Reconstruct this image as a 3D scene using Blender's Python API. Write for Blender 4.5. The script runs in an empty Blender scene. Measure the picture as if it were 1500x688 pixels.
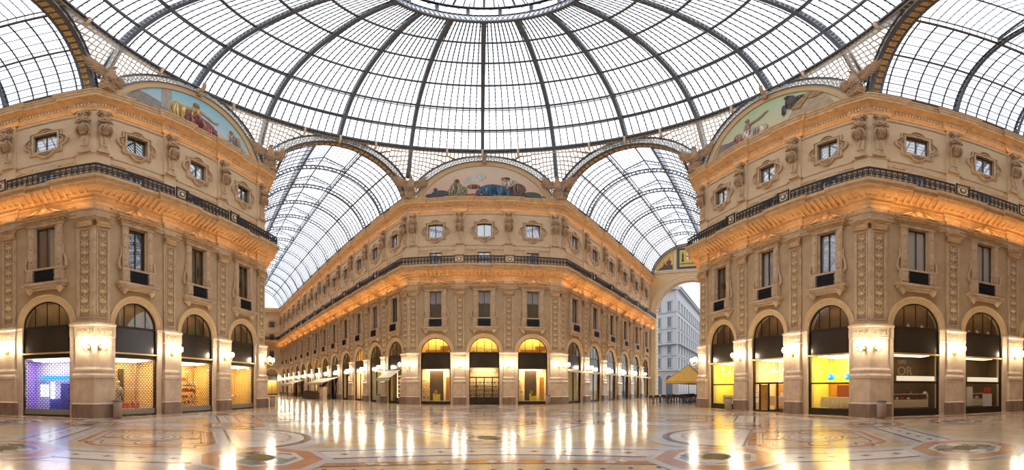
import bpy, math, random
from mathutils import Vector, Matrix
random.seed(7)
PI = math.pi
S = bpy.context.scene
C = S.collection
# ------------------------------------------------------------------ camera
F_PX = 522.258
cam = bpy.data.cameras.new('camera'); cam.type = 'PANO'; cam.panorama_type = 'EQUIRECTANGULAR'
cam.longitude_min = -750 / F_PX; cam.longitude_max = 750 / F_PX
cam.latitude_max = 568.867 / F_PX; cam.latitude_min = -(688 - 568.867) / F_PX
cam.clip_end = 2000
camo = bpy.data.objects.new('camera', cam); C.objects.link(camo)
camo.location = (-0.263, -17.751, 1.665); camo.rotation_euler = (PI / 2, 0, -0.090)
S.camera = camo
def text_mesh(cu):
    o = bpy.data.objects.new('tmp', cu); me = bpy.data.meshes.new_from_object(o); bpy.data.objects.remove(o); return me
# ------------------------------------------------------------------ world / view
S.view_settings.view_transform = 'Standard'; S.view_settings.look = 'None'
S.view_settings.gamma = 1; S.view_settings.use_curve_mapping = False
S.view_settings.exposure = 0.22
SKY = 2.2
W = bpy.data.worlds.new('sky'); S.world = W; W.use_nodes = True
nt = W.node_tree; nt.nodes.clear()
tc = nt.nodes.new('ShaderNodeTexCoord'); nz = nt.nodes.new('ShaderNodeTexNoise'); nz.inputs['Scale'].default_value = 2.2
nz.inputs['Detail'].default_value = 6
rp = nt.nodes.new('ShaderNodeValToRGB'); rp.color_ramp.elements[0].position = .35; rp.color_ramp.elements[1].position = .62
rp.color_ramp.elements[0].color = (.80, .88, 1, 1); rp.color_ramp.elements[1].color = (1, .985, .96, 1)
bg = nt.nodes.new('ShaderNodeBackground'); bg.inputs['Strength'].default_value = SKY
wo = nt.nodes.new('ShaderNodeOutputWorld')
nt.links.new(tc.outputs['Generated'], nz.inputs['Vector']); nt.links.new(nz.outputs['Fac'], rp.inputs['Fac'])
nt.links.new(rp.outputs['Color'], bg.inputs['Color']); nt.links.new(bg.outputs['Background'], wo.inputs['Surface'])
S.cycles.max_bounces = 8; S.cycles.transparent_max_bounces = 24; S.cycles.diffuse_bounces = 4
S.cycles.glossy_bounces = 3; S.cycles.transmission_bounces = 4; S.cycles.caustics_reflective = False; S.cycles.caustics_refractive = False
S.cycles.sample_clamp_indirect = 6
LAMP = 75.0      # sconce globes
# ------------------------------------------------------------------ materials
MATS = {}
def mat(name, col, rough=.7, metal=0, emit=None, est=0, noise=None, bump=0, bscale=8, spec=.4, coat=0, stretch=None, nscale=3):
    if name in MATS: return MATS[name]
    m = bpy.data.materials.new(name); m.use_nodes = True; n = m.node_tree; b = n.nodes['Principled BSDF']
    c = (*col, 1); b.inputs['Base Color'].default_value = c; b.inputs['Roughness'].default_value = rough
    b.inputs['Metallic'].default_value = metal; b.inputs['Specular IOR Level'].default_value = spec
    if coat: b.inputs['Coat Weight'].default_value = coat; b.inputs['Coat Roughness'].default_value = .05
    if emit: b.inputs['Emission Color'].default_value = (*emit, 1); b.inputs['Emission Strength'].default_value = est
    if noise or bump:
        t = n.nodes.new('ShaderNodeTexCoord'); mp = n.nodes.new('ShaderNodeMapping'); n.links.new(t.outputs['Object'], mp.inputs['Vector'])
        if stretch: mp.inputs['Scale'].default_value = stretch
    if noise:
        x = n.nodes.new('ShaderNodeTexNoise'); x.inputs['Scale'].default_value = nscale; x.inputs['Detail'].default_value = 8; x.inputs['Roughness'].default_value = .65
        r = n.nodes.new('ShaderNodeValToRGB'); r.color_ramp.elements[0].position = .3; r.color_ramp.elements[1].position = .7
        r.color_ramp.elements[0].color = (*noise, 1); r.color_ramp.elements[1].color = c
        n.links.new(mp.outputs['Vector'], x.inputs['Vector']); n.links.new(x.outputs['Fac'], r.inputs['Fac']); n.links.new(r.outputs['Color'], b.inputs['Base Color'])
    if bump:
        x = n.nodes.new('ShaderNodeTexNoise'); x.inputs['Scale'].default_value = bscale; x.inputs['Detail'].default_value = 6
        u = n.nodes.new('ShaderNodeBump'); u.inputs['Strength'].default_value = bump; u.inputs['Distance'].default_value = .05
        n.links.new(mp.outputs['Vector'], x.inputs['Vector']); n.links.new(x.outputs['Fac'], u.inputs['Height']); n.links.new(u.outputs['Normal'], b.inputs['Normal'])
    MATS[name] = m; return m
def glass(name, tint, transp=.85, rough=.03, body=(.8, .85, .9), diff=0.0, gl=.3):
    if name in MATS: return MATS[name]
    m = bpy.data.materials.new(name); m.use_nodes = True; n = m.node_tree; n.nodes.clear()
    o = n.nodes.new('ShaderNodeOutputMaterial'); t = n.nodes.new('ShaderNodeBsdfTransparent'); t.inputs[0].default_value = (*tint, 1)
    g = n.nodes.new('ShaderNodeBsdfGlossy'); g.inputs['Roughness'].default_value = rough
    mx = n.nodes.new('ShaderNodeMixShader'); lw = n.nodes.new('ShaderNodeLayerWeight'); lw.inputs[0].default_value = .2; fr = n.nodes.new('ShaderNodeMath'); fr.operation = 'MULTIPLY_ADD'; fr.inputs[1].default_value = gl; fr.inputs[2].default_value = gl * .25; n.links.new(lw.outputs['Facing'], fr.inputs[0])
    src = t.outputs[0]
    if diff:
        d = n.nodes.new('ShaderNodeBsdfTranslucent'); d.inputs[0].default_value = (*body, 1); m2 = n.nodes.new('ShaderNodeMixShader'); m2.inputs[0].default_value = diff
        n.links.new(t.outputs[0], m2.inputs[1]); n.links.new(d.outputs[0], m2.inputs[2]); src = m2.outputs[0]
    n.links.new(fr.outputs[0], mx.inputs[0]); n.links.new(src, mx.inputs[1]); n.links.new(g.outputs[0], mx.inputs[2]); n.links.new(mx.outputs[0], o.inputs[0])
    MATS[name] = m; return m
def emis(name, col, st):
    if name in MATS: return MATS[name]
    m = bpy.data.materials.new(name); m.use_nodes = True; n = m.node_tree; n.nodes.clear()
    o = n.nodes.new('ShaderNodeOutputMaterial'); e = n.nodes.new('ShaderNodeEmission'); e.inputs[0].default_value = (*col, 1); e.inputs[1].default_value = st
    n.links.new(e.outputs[0], o.inputs[0]); MATS[name] = m; return m
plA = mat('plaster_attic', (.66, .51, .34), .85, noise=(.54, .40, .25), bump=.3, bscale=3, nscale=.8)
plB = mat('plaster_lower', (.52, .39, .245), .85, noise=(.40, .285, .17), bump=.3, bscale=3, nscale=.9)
stone = mat('carved_stone', (.64, .48, .32), .75, noise=(.42, .29, .18), bump=.5, bscale=14, nscale=2.4)
panelg = mat('panel_ground', (.40, .29, .175), .8, noise=(.28, .19, .11), nscale=3)
giltst = mat('gilded_relief_stone', (.76, .60, .38), .6, noise=(.60, .42, .20), nscale=4)
stoneW = mat('warm_stone', (.66, .46, .26), .75, noise=(.46, .28, .14), bump=.6, bscale=12, nscale=2.2)
stoneL = mat('pale_stone', (.70, .58, .42), .7, noise=(.56, .43, .29), bump=.3, bscale=16, nscale=3)
marbP = mat('pink_marble', (.68, .55, .40), .35, noise=(.48, .34, .25), nscale=1.6, bump=.04)
plinth = mat('plinth_granite', (.30, .21, .155), .4, noise=(.16, .105, .075), nscale=3, stretch=(1, 1, .25))
carv = mat('sculpture_terracotta', (.50, .34, .205), .75, noise=(.26, .155, .085), bump=.3, bscale=18, nscale=4)
iron = mat('blue_grey_iron', (.115, .125, .15), .45, metal=.25, noise=(.09, .095, .11), nscale=2)
ironB = mat('black_iron', (.028, .028, .034), .45, metal=.5)
ironBr = mat('brown_iron', (.12, .085, .065), .5, metal=.2, noise=(.07, .05, .04), nscale=3)
lace = mat('pale_cast_iron', (.60, .56, .50), .5, metal=.1, noise=(.45, .40, .33), nscale=8)
goldO = mat('ochre_ornament', (.70, .42, .14), .5, noise=(.5, .28, .08), nscale=6)
frameD = mat('dark_bronze', (.030, .021, .015), .35, metal=.4)
fascia = mat('fascia_panel', (.022, .015, .011), .22, spec=.5)
brass = mat('brass', (.62, .40, .14), .28, metal=1)
dark = mat('dark_room', (.03, .025, .02), .8)
woodD = mat('dark_wood_sash', (.10, .065, .04), .5)
blind = mat('white_blind_and_sheen', (.80, .80, .82), .8)  # also colours the sheet that imitates reflected sky in the attic windows
curt = mat('beige_curtain', (.40, .29, .19), .9, noise=(.24, .16, .10), nscale=2, stretch=(8, 8, .3))
redc = mat('red_curtain', (.35, .05, .02), .8)
g_roof = glass('roof_glass', (.97, .98, 1.0), diff=.10, gl=.04)
g_vault = glass('vault_glass', (.86, .90, .96), diff=.22, body=(.78, .86, .98), gl=.05)
g_win = glass('window_glass', (.90, .92, .94), rough=.02, gl=.5)
g_shop = glass('shop_glass', (.96, .96, .94), rough=.01, gl=.14)
globe_m = emis('globe_glow', (1, .86, .60), LAMP)
# lattice of pale ironwork filled with milky glass
def lattice_mat(name, scale, ironc, body, thr, tr=.7):
    m = bpy.data.materials.new(name); m.use_nodes = True; n = m.node_tree; n.nodes.clear()
    o = n.nodes.new('ShaderNodeOutputMaterial'); tc = n.nodes.new('ShaderNodeTexCoord')
    v = n.nodes.new('ShaderNodeTexVoronoi'); v.feature = 'DISTANCE_TO_EDGE'; v.inputs['Scale'].default_value = scale; v.inputs['Randomness'].default_value = .25
    n.links.new(tc.outputs['UV'], v.inputs['Vector'])
    r = n.nodes.new('ShaderNodeMath'); r.operation = 'GREATER_THAN'; r.inputs[1].default_value = thr; n.links.new(v.outputs['Distance'], r.inputs[0])
    p = n.nodes.new('ShaderNodeBsdfPrincipled'); p.inputs['Base Color'].default_value = (*ironc, 1); p.inputs['Roughness'].default_value = .6
    t = n.nodes.new('ShaderNodeBsdfTransparent'); t.inputs[0].default_value = (.95, .95, .93, 1)
    d = n.nodes.new('ShaderNodeBsdfTranslucent'); d.inputs[0].default_value = (*body, 1)
    a = n.nodes.new('ShaderNodeMixShader'); a.inputs[0].default_value = 1 - tr; n.links.new(t.outputs[0], a.inputs[1]); n.links.new(d.outputs[0], a.inputs[2])
    b = n.nodes.new('ShaderNodeMixShader'); n.links.new(r.outputs[0], b.inputs[0]); n.links.new(p.outputs[0], b.inputs[1]); n.links.new(a.outputs[0], b.inputs[2])
    n.links.new(b.outputs[0], o.inputs[0]); MATS[name] = m; return m
pend_m = lattice_mat('hexagon_lattice_glass', 2.3, (.52, .44, .33), (.95, .94, .90), .13, .62)
# ------------------------------------------------------------------ mesh builder
class MB:
    def __init__(s): s.v = []; s.f = []; s.m = []; s.s = []; s.uv = None
    def add(s, vs, fs, m=0, smooth=False):
        o = len(s.v); s.v += [tuple(x) for x in vs]
        for f in fs: s.f.append(tuple(i + o for i in f)); s.m.append(m); s.s.append(smooth)
    def box(s, x0, x1, y0, y1, z0, z1, m=0):
        s.add([(x0, y0, z0), (x1, y0, z0), (x1, y1, z0), (x0, y1, z0), (x0, y0, z1), (x1, y0, z1), (x1, y1, z1), (x0, y1, z1)],
              [(0, 3, 2, 1), (4, 5, 6, 7), (0, 1, 5, 4), (1, 2, 6, 5), (2, 3, 7, 6), (3, 0, 4, 7)], m)
    def quad(s, a, b, c, d, m=0): s.add([a, b, c, d], [(0, 1, 2, 3)], m)
    def bar(s, p, q, w, h=None, up=(0, 0, 1), m=0):
        h = h or w; p = Vector(p); q = Vector(q); d = (q - p)
        if d.length < 1e-6: return
        d.normalize(); up = Vector(up)
        x = d.cross(up)
        if x.length < 1e-3: x = d.cross(Vector((1, 0, 0)))
        x.normalize(); y = x.cross(d); x *= w / 2; y *= h / 2
        s.add([p - x - y, p + x - y, p + x + y, p - x + y, q - x - y, q + x - y, q + x + y, q - x + y],
              [(0, 1, 2, 3), (7, 6, 5, 4), (0, 4, 5, 1), (1, 5, 6, 2), (2, 6, 7, 3), (3, 7, 4, 0)], m)
    def tube(s, pts, r, n=6, closed=False, m=0, smooth=True):
        pts = [Vector(p) for p in pts]; N = len(pts); rs = r if isinstance(r, (list, tuple)) else [r] * N
        rings = []; prev = None
        for i, p in enumerate(pts):
            a = pts[(i - 1) % N] if (closed or i > 0) else p; b = pts[(i + 1) % N] if (closed or i < N - 1) else p
            t = (b - a).normalized() if (b - a).length > 1e-9 else Vector((0, 0, 1))
            if prev is None:
                u = t.cross(Vector((0, 0, 1)));
                if u.length < 1e-2: u = t.cross(Vector((1, 0, 0)))
            else:
                u = prev - t * prev.dot(t)
                if u.length < 1e-4: u = t.cross(Vector((0, 1, .1)))
            u.normalize(); prev = u; w = t.cross(u)
            rings.append([p + (u * math.cos(2 * PI * k / n) + w * math.sin(2 * PI * k / n)) * rs[i] for k in range(n)])
        s.loft(rings, closed_path=closed, cap=not closed, m=m, smooth=smooth)
    def loft(s, rings, closed_ring=True, closed_path=False, cap=False, m=0, smooth=False):
        n = len(rings[0]); o = []; fs = []
        for r in rings: o += list(r)
        R = len(rings)
        for i in range(R if closed_path else R - 1):
            j = (i + 1) % R
            for k in range(n if closed_ring else n - 1):
                l = (k + 1) % n; fs.append((i * n + k, i * n + l, j * n + l, j * n + k))
        s.add(o, fs, m, smooth)
        if cap:
            b = len(s.v) - len(o)
            s.f.append(tuple(b + k for k in reversed(range(n)))); s.m.append(m); s.s.append(False)
            s.f.append(tuple(b + (R - 1) * n + k for k in range(n))); s.m.append(m); s.s.append(False)
    def ell(s, c, r, n=8, k=5, m=0, rot=None):
        c = Vector(c); rings = []
        for i in range(k + 1):
            a = -PI / 2 + PI * i / k; ca = max(math.cos(a), .02)
            rings.append([Vector((r[0] * ca * math.cos(2 * PI * j / n), r[1] * ca * math.sin(2 * PI * j / n), r[2] * math.sin(a))) for j in range(n)])
        rings = [[c + (rot @ p if rot else p) for p in R_] for R_ in rings]
        s.loft(rings, m=m, smooth=True)
    def lathe(s, prof, c=(0, 0, 0), n=12, m=0, a0=0, a1=2 * PI, smooth=True):
        full = abs(a1 - a0 - 2 * PI) < 1e-6; N = n if full else n + 1
        rings = [[(c[0] + r * math.cos(a0 + (a1 - a0) * k / n), c[1] + r * math.sin(a0 + (a1 - a0) * k / n), c[2] + z) for k in range(N)] for r, z in prof]
        s.loft(rings, closed_ring=full, m=m, smooth=smooth)
    def prism(s, poly, y0, y1, m=0):           # polygon in x,z extruded along y
        n = len(poly); s.add([(x, y0, z) for x, z in poly] + [(x, y1, z) for x, z in poly],
            [tuple(range(n)), tuple(reversed(range(n, 2 * n)))] + [(i, i + n, (i + 1) % n + n, (i + 1) % n) for i in range(n)], m)
    def disc(s, poly, z, m=0): s.add([(x, y, z) for x, y in poly], [tuple(range(len(poly)))], m)
    def sweep(s, path, prof, turn0=0, turn1=0, m=0):
        N = len(path); P = [Vector(p) for p in path]; ds = [(P[i + 1] - P[i]).normalized() for i in range(N - 1)]
        def rot(d, a): return Vector((d.x * math.cos(a) - d.y * math.sin(a), d.x * math.sin(a) + d.y * math.cos(a)))
        rings = []
        for i in range(N):
            a = ds[i - 1] if i else rot(ds[0], -turn0); b = ds[i] if i < N - 1 else rot(ds[-1], turn1)
            n1 = Vector((a.y, -a.x)); n2 = Vector((b.y, -b.x)); mt = (n1 + n2) / max(.2, 1 + n1.dot(n2))
            rings.append([(P[i].x + mt.x * p, P[i].y + mt.y * p, z) for p, z in prof])
        s.loft(rings, closed_ring=False, m=m)
    def mesh(s, name, mats):
        me = bpy.data.meshes.new(name); me.from_pydata(s.v, [], s.f)
        for x in (mats if isinstance(mats, (list, tuple)) else [mats]): me.materials.append(x)
        me.polygons.foreach_set('material_index', s.m); me.polygons.foreach_set('use_smooth', s.s)
        if s.uv:
            l = me.uv_layers.new(name='UVMap')
            for lp in me.loops: l.data[lp.index].uv = s.uv[lp.vertex_index]
        me.update(); return me
def M4(loc, rz=0): return Matrix.Translation(loc) @ Matrix.Rotation(rz, 4, 'Z')
def ob(name, me, parent=None, M=None, mats=None):
    if isinstance(me, MB): me = me.mesh(name, mats)
    o = bpy.data.objects.new(name, me); C.objects.link(o)
    if parent: o.parent = parent
    if M is not None: o.matrix_local = M
    return o
def tag(o, label=None, cat=None, group=None, kind=None):
    if label: o['label'] = label
    if cat: o['category'] = cat
    if group: o['group'] = group
    if kind: o['kind'] = kind
    return o
def thing(name, M, label, cat, group=None, kind=None):
    o = bpy.data.objects.new(name, None); C.objects.link(o); o.matrix_world = M; o.empty_display_size = .3
    return tag(o, label, cat, group, kind)
ORD = ['first', 'second', 'third', 'fourth', 'fifth', 'sixth', 'seventh', 'eighth', 'ninth', 'tenth', 'eleventh', 'twelfth', 'thirteenth', 'fourteenth', 'fifteenth', 'sixteenth', 'seventeenth', 'eighteenth', 'nineteenth', 'twentieth']
def arc(cx, cz, r, a0, a1, n): return [(cx + r * math.cos(a0 + (a1 - a0) * i / n), cz + r * math.sin(a0 + (a1 - a0) * i / n)) for i in range(n + 1)]
R_ = math.radians
# ------------------------------------------------------------------ faces of the octagon and the arms (local frame: x along, -y outward)
aL = 0.7658; aR = 0.7828
class Face: pass
def mkface(key, title, org, rz, x0, x1, wins, piers, t0, t1, arm=False, vis=True):
    f = Face(); f.key = key; f.title = title; f.org = org; f.rz = rz; f.x0 = x0; f.x1 = x1; f.wins = wins; f.piers = piers; f.t0 = t0; f.t1 = t1; f.arm = arm
    f.M = M4((org[0], org[1], 0), rz); f.vis = vis; return f
tL = PI / 2 - aL; tR = PI / 2 - aR; T45 = PI / 4
B = 5.222; BF = 5.08
def armw(s0, sp, n, sg): return sorted([sg * (s0 + sp * k) for k in range(n)]), sorted([sg * (s0 + sp * (k + .5)) for k in range(n)])
wL, pL = armw(2.82, 4.832, 13, -1); wR, pR = armw(3.15, 5.178, 6, 1); pR = pR[:-1]
LEN_L = 2.82 + 4.832 * 12 + 2.9; LEN_R = 3.15 + 5.178 * 5 + 2.9
wB, pB = armw(3.0, 5.1, 4, -1); wB2, pB2 = armw(3.0, 5.1, 4, 1)
FC = mkface('front', 'centre block', (.19, 19.35), 0, -7.96, 7.96, [-BF, 0, BF], [-BF / 2, BF / 2], tL, tR)
FL = mkface('left', 'left block', (-18.3, 0), PI / 2, -8.18, 8.18, [-B, 0, B], [-B / 2, B / 2], T45, T45)
FR = mkface('right', 'right block', (18.3, 0), -PI / 2, -8.18, 8.18, [-B, 0, B], [-B / 2, B / 2], T45, T45)
AL = mkface('left_gallery', 'left gallery', (-7.77, 19.35), -tL, -LEN_L, 0, wL, pL, 0, tL, True)
AR = mkface('right_gallery', 'right gallery', (8.15, 19.35), tR, 0, LEN_R, wR, pR, tR, 0, True)
BL = mkface('left_rear_gallery', 'far left gallery', (-18.3, -8.18), T45, -20, 0, wB, pB[:], 0, T45, True)
BR = mkface('right_rear_gallery', 'far right gallery', (18.3, -8.18), -T45, 0, 20, wB2, pB2[:], T45, 0, True)
HL = mkface('left_gallery_inner', 'hidden left', (-18.3, 8.18), PI / 2 + tL, 0, LEN_L, [], [], T45, 0, True)
HR = mkface('right_gallery_inner', 'hidden right', (18.3, 8.18), PI + tR, -LEN_R, 0, [], [], 0, T45, True)
HL.rz = PI - tL; HL.M = M4((-18.3, 8.18, 0), HL.rz); HL.t0 = HL.t1 = 0
HL.t0 = T45 + (0)  # mitre to the left block
HL.t0 = PI - tL - PI / 2; HR.t1 = -PI / 2 - (-PI + tR)
FL.t1 = HL.rz - PI / 2; FR.t0 = HR.t1; HR.rz = -PI + tR; HR.M = M4((18.3, 8.18, 0), HR.rz)
FACES = [FC, FL, FR, AL, AR, BL, BR, HL, HR]
OPN = 1.58; ZS = 5.44
def jog_path(f, j, hw=.62, cw=1.15):
    """wall line broken forward by j over every pier; corners too"""
    pts = []
    def corner(x, t, sg): return (x + sg * j * math.tan(t / 2), -j)
    if f.t0: pts += [corner(f.x0, f.t0, -1), (f.x0 + cw, -j), (f.x0 + cw, 0)]
    else: pts += [(f.x0, 0)]
    for p in f.piers: pts += [(p - hw, 0), (p - hw, -j), (p + hw, -j), (p + hw, 0)]
    if f.t1: pts += [(f.x1 - cw, 0), (f.x1 - cw, -j), corner(f.x1, f.t1, 1)]
    else: pts += [(f.x1, 0)]
    return pts
def flat_path(f): return [(f.x0, 0), (f.x1, 0)]
def end_fix(f, path, turn0, turn1): return path
# ---- wall with openings
def wall_mesh(f):
    b = MB()
    xs = set([f.x0, f.x1])
    wins = f.wins
    # upper zone with rectangular holes
    holes = []
    for w in wins:
        holes += [(w - .66, w + .66, 9.2, 12.07), (w - .63, w + .63, 14.85, 16.62), (w - .77, w + .77, 18.47, 20.16)]
    for h in holes: xs |= {h[0], h[1]}
    hz = [14.86]; xs = sorted(xs); Z0 = 7.62; Z1 = 23.3 if not f.arm else 24.1
    for i in range(len(xs) - 1):
        a, c = xs[i], xs[i + 1]; mid = (a + c) / 2
        hs = sorted([(h[2], h[3]) for h in holes if h[0] < mid < h[1]]); z = Z0
        for lo, hi in hs + [(Z1, Z1)]:
            if lo > z:
                for u, v_ in ((z, min(lo, 14.86)), (max(z, 14.86), lo)):
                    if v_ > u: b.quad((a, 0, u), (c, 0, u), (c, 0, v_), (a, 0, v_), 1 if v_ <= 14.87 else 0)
            z = hi
    for h in holes:
        x0, x1, z0, z1 = h; d = .5
        b.quad((x0, 0, z0), (x0, d, z0), (x0, d, z1), (x0, 0, z1)); b.quad((x1, d, z0), (x1, 0, z0), (x1, 0, z1), (x1, d, z1))
        b.quad((x0, 0, z1), (x0, d, z1), (x1, d, z1), (x1, 0, z1)); b.quad((x0, d, z0), (x0, 0, z0), (x1, 0, z0), (x1, d, z0))
    # ground zone: arches
    cur = f.x0; n = 16
    for w in wins:
        l, r = w - OPN, w + OPN
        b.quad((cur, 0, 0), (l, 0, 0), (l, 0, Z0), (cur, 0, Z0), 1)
        A = arc(w, ZS + .02, OPN, PI, 0, n)
        for i in range(n):
            (xa, za), (xb, zb) = A[i], A[i + 1]
            b.quad((xa, 0, za), (xb, 0, zb), (xb, 0, Z0), (xa, 0, Z0), 1); b.quad((xa, 0, za), (xa, .6, za), (xb, .6, zb), (xb, 0, zb))
        b.quad((l, 0, 0), (l, .6, 0), (l, .6, ZS), (l, 0, ZS)); b.quad((r, .6, 0), (r, 0, 0), (r, 0, ZS), (r, .6, ZS))
        cur = r
    b.quad((cur, 0, 0), (f.x1, 0, 0), (f.x1, 0, Z0), (cur, 0, Z0), 1)
    return b
def pier_stack(b, levels, plan, m=0):
    rings = []
    for w, p, z in levels: rings.append([(x, y, z) for x, y in plan(w, p)])
    b.loft(rings, closed_ring=False, m=m)
    n = len(rings[0]); o = len(b.v) - n; b.f.append(tuple(range(o, o + n))); b.m.append(m); b.s.append(False)
def plain_plan(cx): return lambda w, p: [(cx - w, .04), (cx - w, -p), (cx + w, -p), (cx + w, .04)]
def corner_plan(x, t):
    def g(w, p):
        ct, st = math.cos(t), math.sin(t)
        return [(x - w, .04), (x - w, -p), (x + p * math.tan(t / 2), -p), (x + ct * w + st * p, st * w - ct * p), (x + ct * w, st * w + .02)]
    return g
# shared ornament meshes -----------------------------------------------------
def relief_mesh(w=.5, h=5.4):
    b = MB(); n = 9; st = h / n
    b.tube([(0, -.03, .05), (0, -.03, h - .05)], .018, 4)
    for i in range(n):
        z = st * (i + .5)
        for sg in (-1, 1):
            pts = []
            for k in range(11):
                a = k / 10 * 2.6 * PI; r = .115 * (1 - k / 13)
                pts.append((sg * (w * .24 + r * math.cos(a + PI * (i % 2)) * .95), -.035, z + r * math.sin(a) * 1.5))
            b.tube(pts, [.032 - .0014 * k for k in range(11)], 4)
            b.ell((sg * w * .24, -.05, z), (.055, .05, .07), 6, 4)
            q = Matrix.Rotation(sg * .7, 3, 'Y'); b.ell((sg * w * .30, -.02, z + st * .42), (.035, .03, .11), 6, 4, rot=q)
        k = i % 3
        if k == 0: b.ell((0, -.04, z + .02), (.075, .055, .10), 8, 5)
        elif k == 1:
            for a in range(5): b.ell((.075 * math.cos(a * 2 * PI / 5 + PI / 2), -.035, z + .09 * math.sin(a * 2 * PI / 5 + PI / 2)), (.042, .03, .05), 6, 4)
        else: b.lathe([(.02, -.12), (.09, -.03), (.10, .04), (.05, .06), (.03, .1)], (0, -.01, z), 8)
    return b
relief = relief_mesh().mesh('relief', giltst)
def frame_mesh(w, h, d=.05, t=.05):
    b = MB(); b.box(-w / 2, -w / 2 + t, -d, 0, 0, h); b.box(w / 2 - t, w / 2, -d, 0, 0, h); b.box(-w / 2 + t, w / 2 - t, -d, 0, 0, t); b.box(-w / 2 + t, w / 2 - t, -d, 0, h - t, h); return b
def capital_mesh(w):      # ionic composite, centred, height .7
    b = MB()
    b.box(-w, w, -.16, 0, 0, .12); b.box(-w * 1.22, w * 1.22, -.26, 0, .56, .68); b.box(-w * 1.05, w * 1.05, -.2, 0, .12, .56)
    for sg in (-1, 1):
        pts = []
        for k in range(15):
            a = k / 14 * 3.2 * PI; r = .17 * (1 - k / 18); pts.append((sg * (w * 1.0 + .04 - r * math.cos(a) * -1), -.24, .36 + r * math.sin(a)))
        b.tube(pts, .035, 5); b.ell((sg * (w + .04), -.25, .36), (.05, .05, .05), 6, 4)
    for k in range(7): b.ell((-w * .75 + k * w * .25, -.2, .38), (.05, .05, .07), 6, 4)
    b.tube([(-w, -.24, .5), (0, -.26, .44), (w, -.24, .5)], .035, 5)
    for k in range(6): b.ell((-w * .8 + k * w * .32, -.18, .2), (.06, .04, .1), 6, 4)
    return b
cap_small = capital_mesh(.46).mesh('capital', stoneW)
def frieze_band(w, n):    # ornament on the pier head
    b = MB()
    b.box(-w, w, -.03, 0, -.02, .04); b.box(-w, w, -.03, 0, .5, .56)
    for k in range(n):
        x = -w + (k + .5) * 2 * w / n
        b.tube([(x + .13 * math.cos(a * PI / 5), -.025, .27 + .15 * math.sin(a * PI / 5)) for a in range(10)], .022, 4, closed=True)
        b.ell((x, -.02, .27), (.06, .04, .07), 6, 4)
        b.ell((x + w / n, -.02, .27), (.03, .03, .14), 6, 4)
    return b
frz = frieze_band(.5, 3).mesh('frieze', stoneL)
# main window surround
def surround_mesh():
    b = MB()
    for sg in (-1, 1):
        x = sg * .92
        b.box(x - .2, x + .2, -.20, 0, 9.0, 12.1); b.box(x - .12, x + .12, -.24, -.2, 9.3, 11.9)
        for z in (9.7, 10.6, 11.5): b.ell((x, -.25, z), (.09, .05, .09), 8, 4)
        b.box(x - .28, x + .28, -.34, 0, 8.15, 9.0); b.box(x - .2, x + .2, -.38, -.34, 8.3, 8.85)
        b.tube([(sg * 1.16, -.1, 9.0), (sg * 1.34, -.1, 9.25), (sg * 1.30, -.1, 9.7), (sg * 1.15, -.1, 10.1), (sg * 1.17, -.1, 10.6)], [.10, .12, .08, .06, .05], 6)
        b.lathe([(.02, -.28), (.14, -.14), (.24, 0), (.26, .1)], (sg * 1.0, -.22, 7.72), 10)
    for x0, x1 in ((-.72, -.6), (.6, .72)): b.box(x0, x1, -.1, .02, 9.1, 12.1)
    b.box(-1.2, 1.2, -.36, 0, 8.98, 9.12)
    b.box(-1.5, 1.5, -.44, 0, 8.02, 8.17); b.box(-1.38, 1.38, -.38, 0, 7.86, 8.02); b.box(-1.25, 1.25, -.30, 0, 7.74, 7.86)
    b.box(-1.2, 1.2, -.24, 0, 12.1, 12.34); b.box(-1.28, 1.28, -.30, 0, 12.34, 12.5)
    return b
def pediment_mesh():
    b = MB()
    b.box(-1.46, 1.46, -.46, 0, 12.5, 12.64); b.box(-1.56, 1.56, -.54, 0, 12.64, 12.72)
    for k in range(16): b.box(-1.3 + k * .165, -1.3 + k * .165 + .09, -.4, -.3, 12.4, 12.5)
    b.prism([(-1.4, 12.72), (1.4, 12.72), (.5, 13.12), (0, 13.5), (-.5, 13.12)], -.22, 0)
    for sg in (-1, 1):
        b.tube([(sg * 1.5, -.32, 12.78), (sg * 1.1, -.34, 12.92), (sg * .7, -.34, 13.12), (sg * .42, -.34, 13.3)], [.05, .06, .06, .05], 6)
        for cx, cz, r0 in ((.55, 12.95, .17), (.95, 12.87, .11)):
            b.tube([(sg * (cx + r0 * (1 - k / 16) * math.cos(k * .55)), -.28, cz + r0 * (1 - k / 16) * math.sin(k * .55)) for k in range(14)], .035, 5)
        b.ell((sg * 1.5, -.36, 12.86), (.09, .07, .09), 6, 4)
    b.lathe([(.02, -.12), (.16, -.08), (.2, 0)], (0, 0, 0), 4)
    for k in range(8): b.ell((.14 * math.cos(k * PI / 4), -.34, 13.28 + .16 * math.sin(k * PI / 4)), (.08, .05, .08), 6, 4)
    b.ell((0, -.38, 13.28), (.09, .07, .1), 8, 5); b.ell((0, -.30, 13.50), (.08, .12, .16), 6, 4)
    return b
surr = surround_mesh().mesh('window_surround', stone); pedi = pediment_mesh().mesh('pediment', stoneW)
def grating_mesh():
    b = MB(); b.box(-.72, .72, -.02, .0, 8.17, 8.22); b.box(-.72, .72, -.02, 0, 8.93, 8.98); b.box(-.7, .7, .03, .05, 8.17, 8.98)
    for k in range(15): b.box(-.70 + k * .1, -.68 + k * .1, -.02, 0, 8.2, 8.95)
    for k in range(7):
        x = -.6 + k * .2; b.tube([(x + .085 * math.cos(a * PI / 4), -.03, 8.57 + .16 * math.sin(a * PI / 4)) for a in range(8)], .014, 4, closed=True)
    return b
grat = grating_mesh().mesh('iron_grating', ironB)
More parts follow.
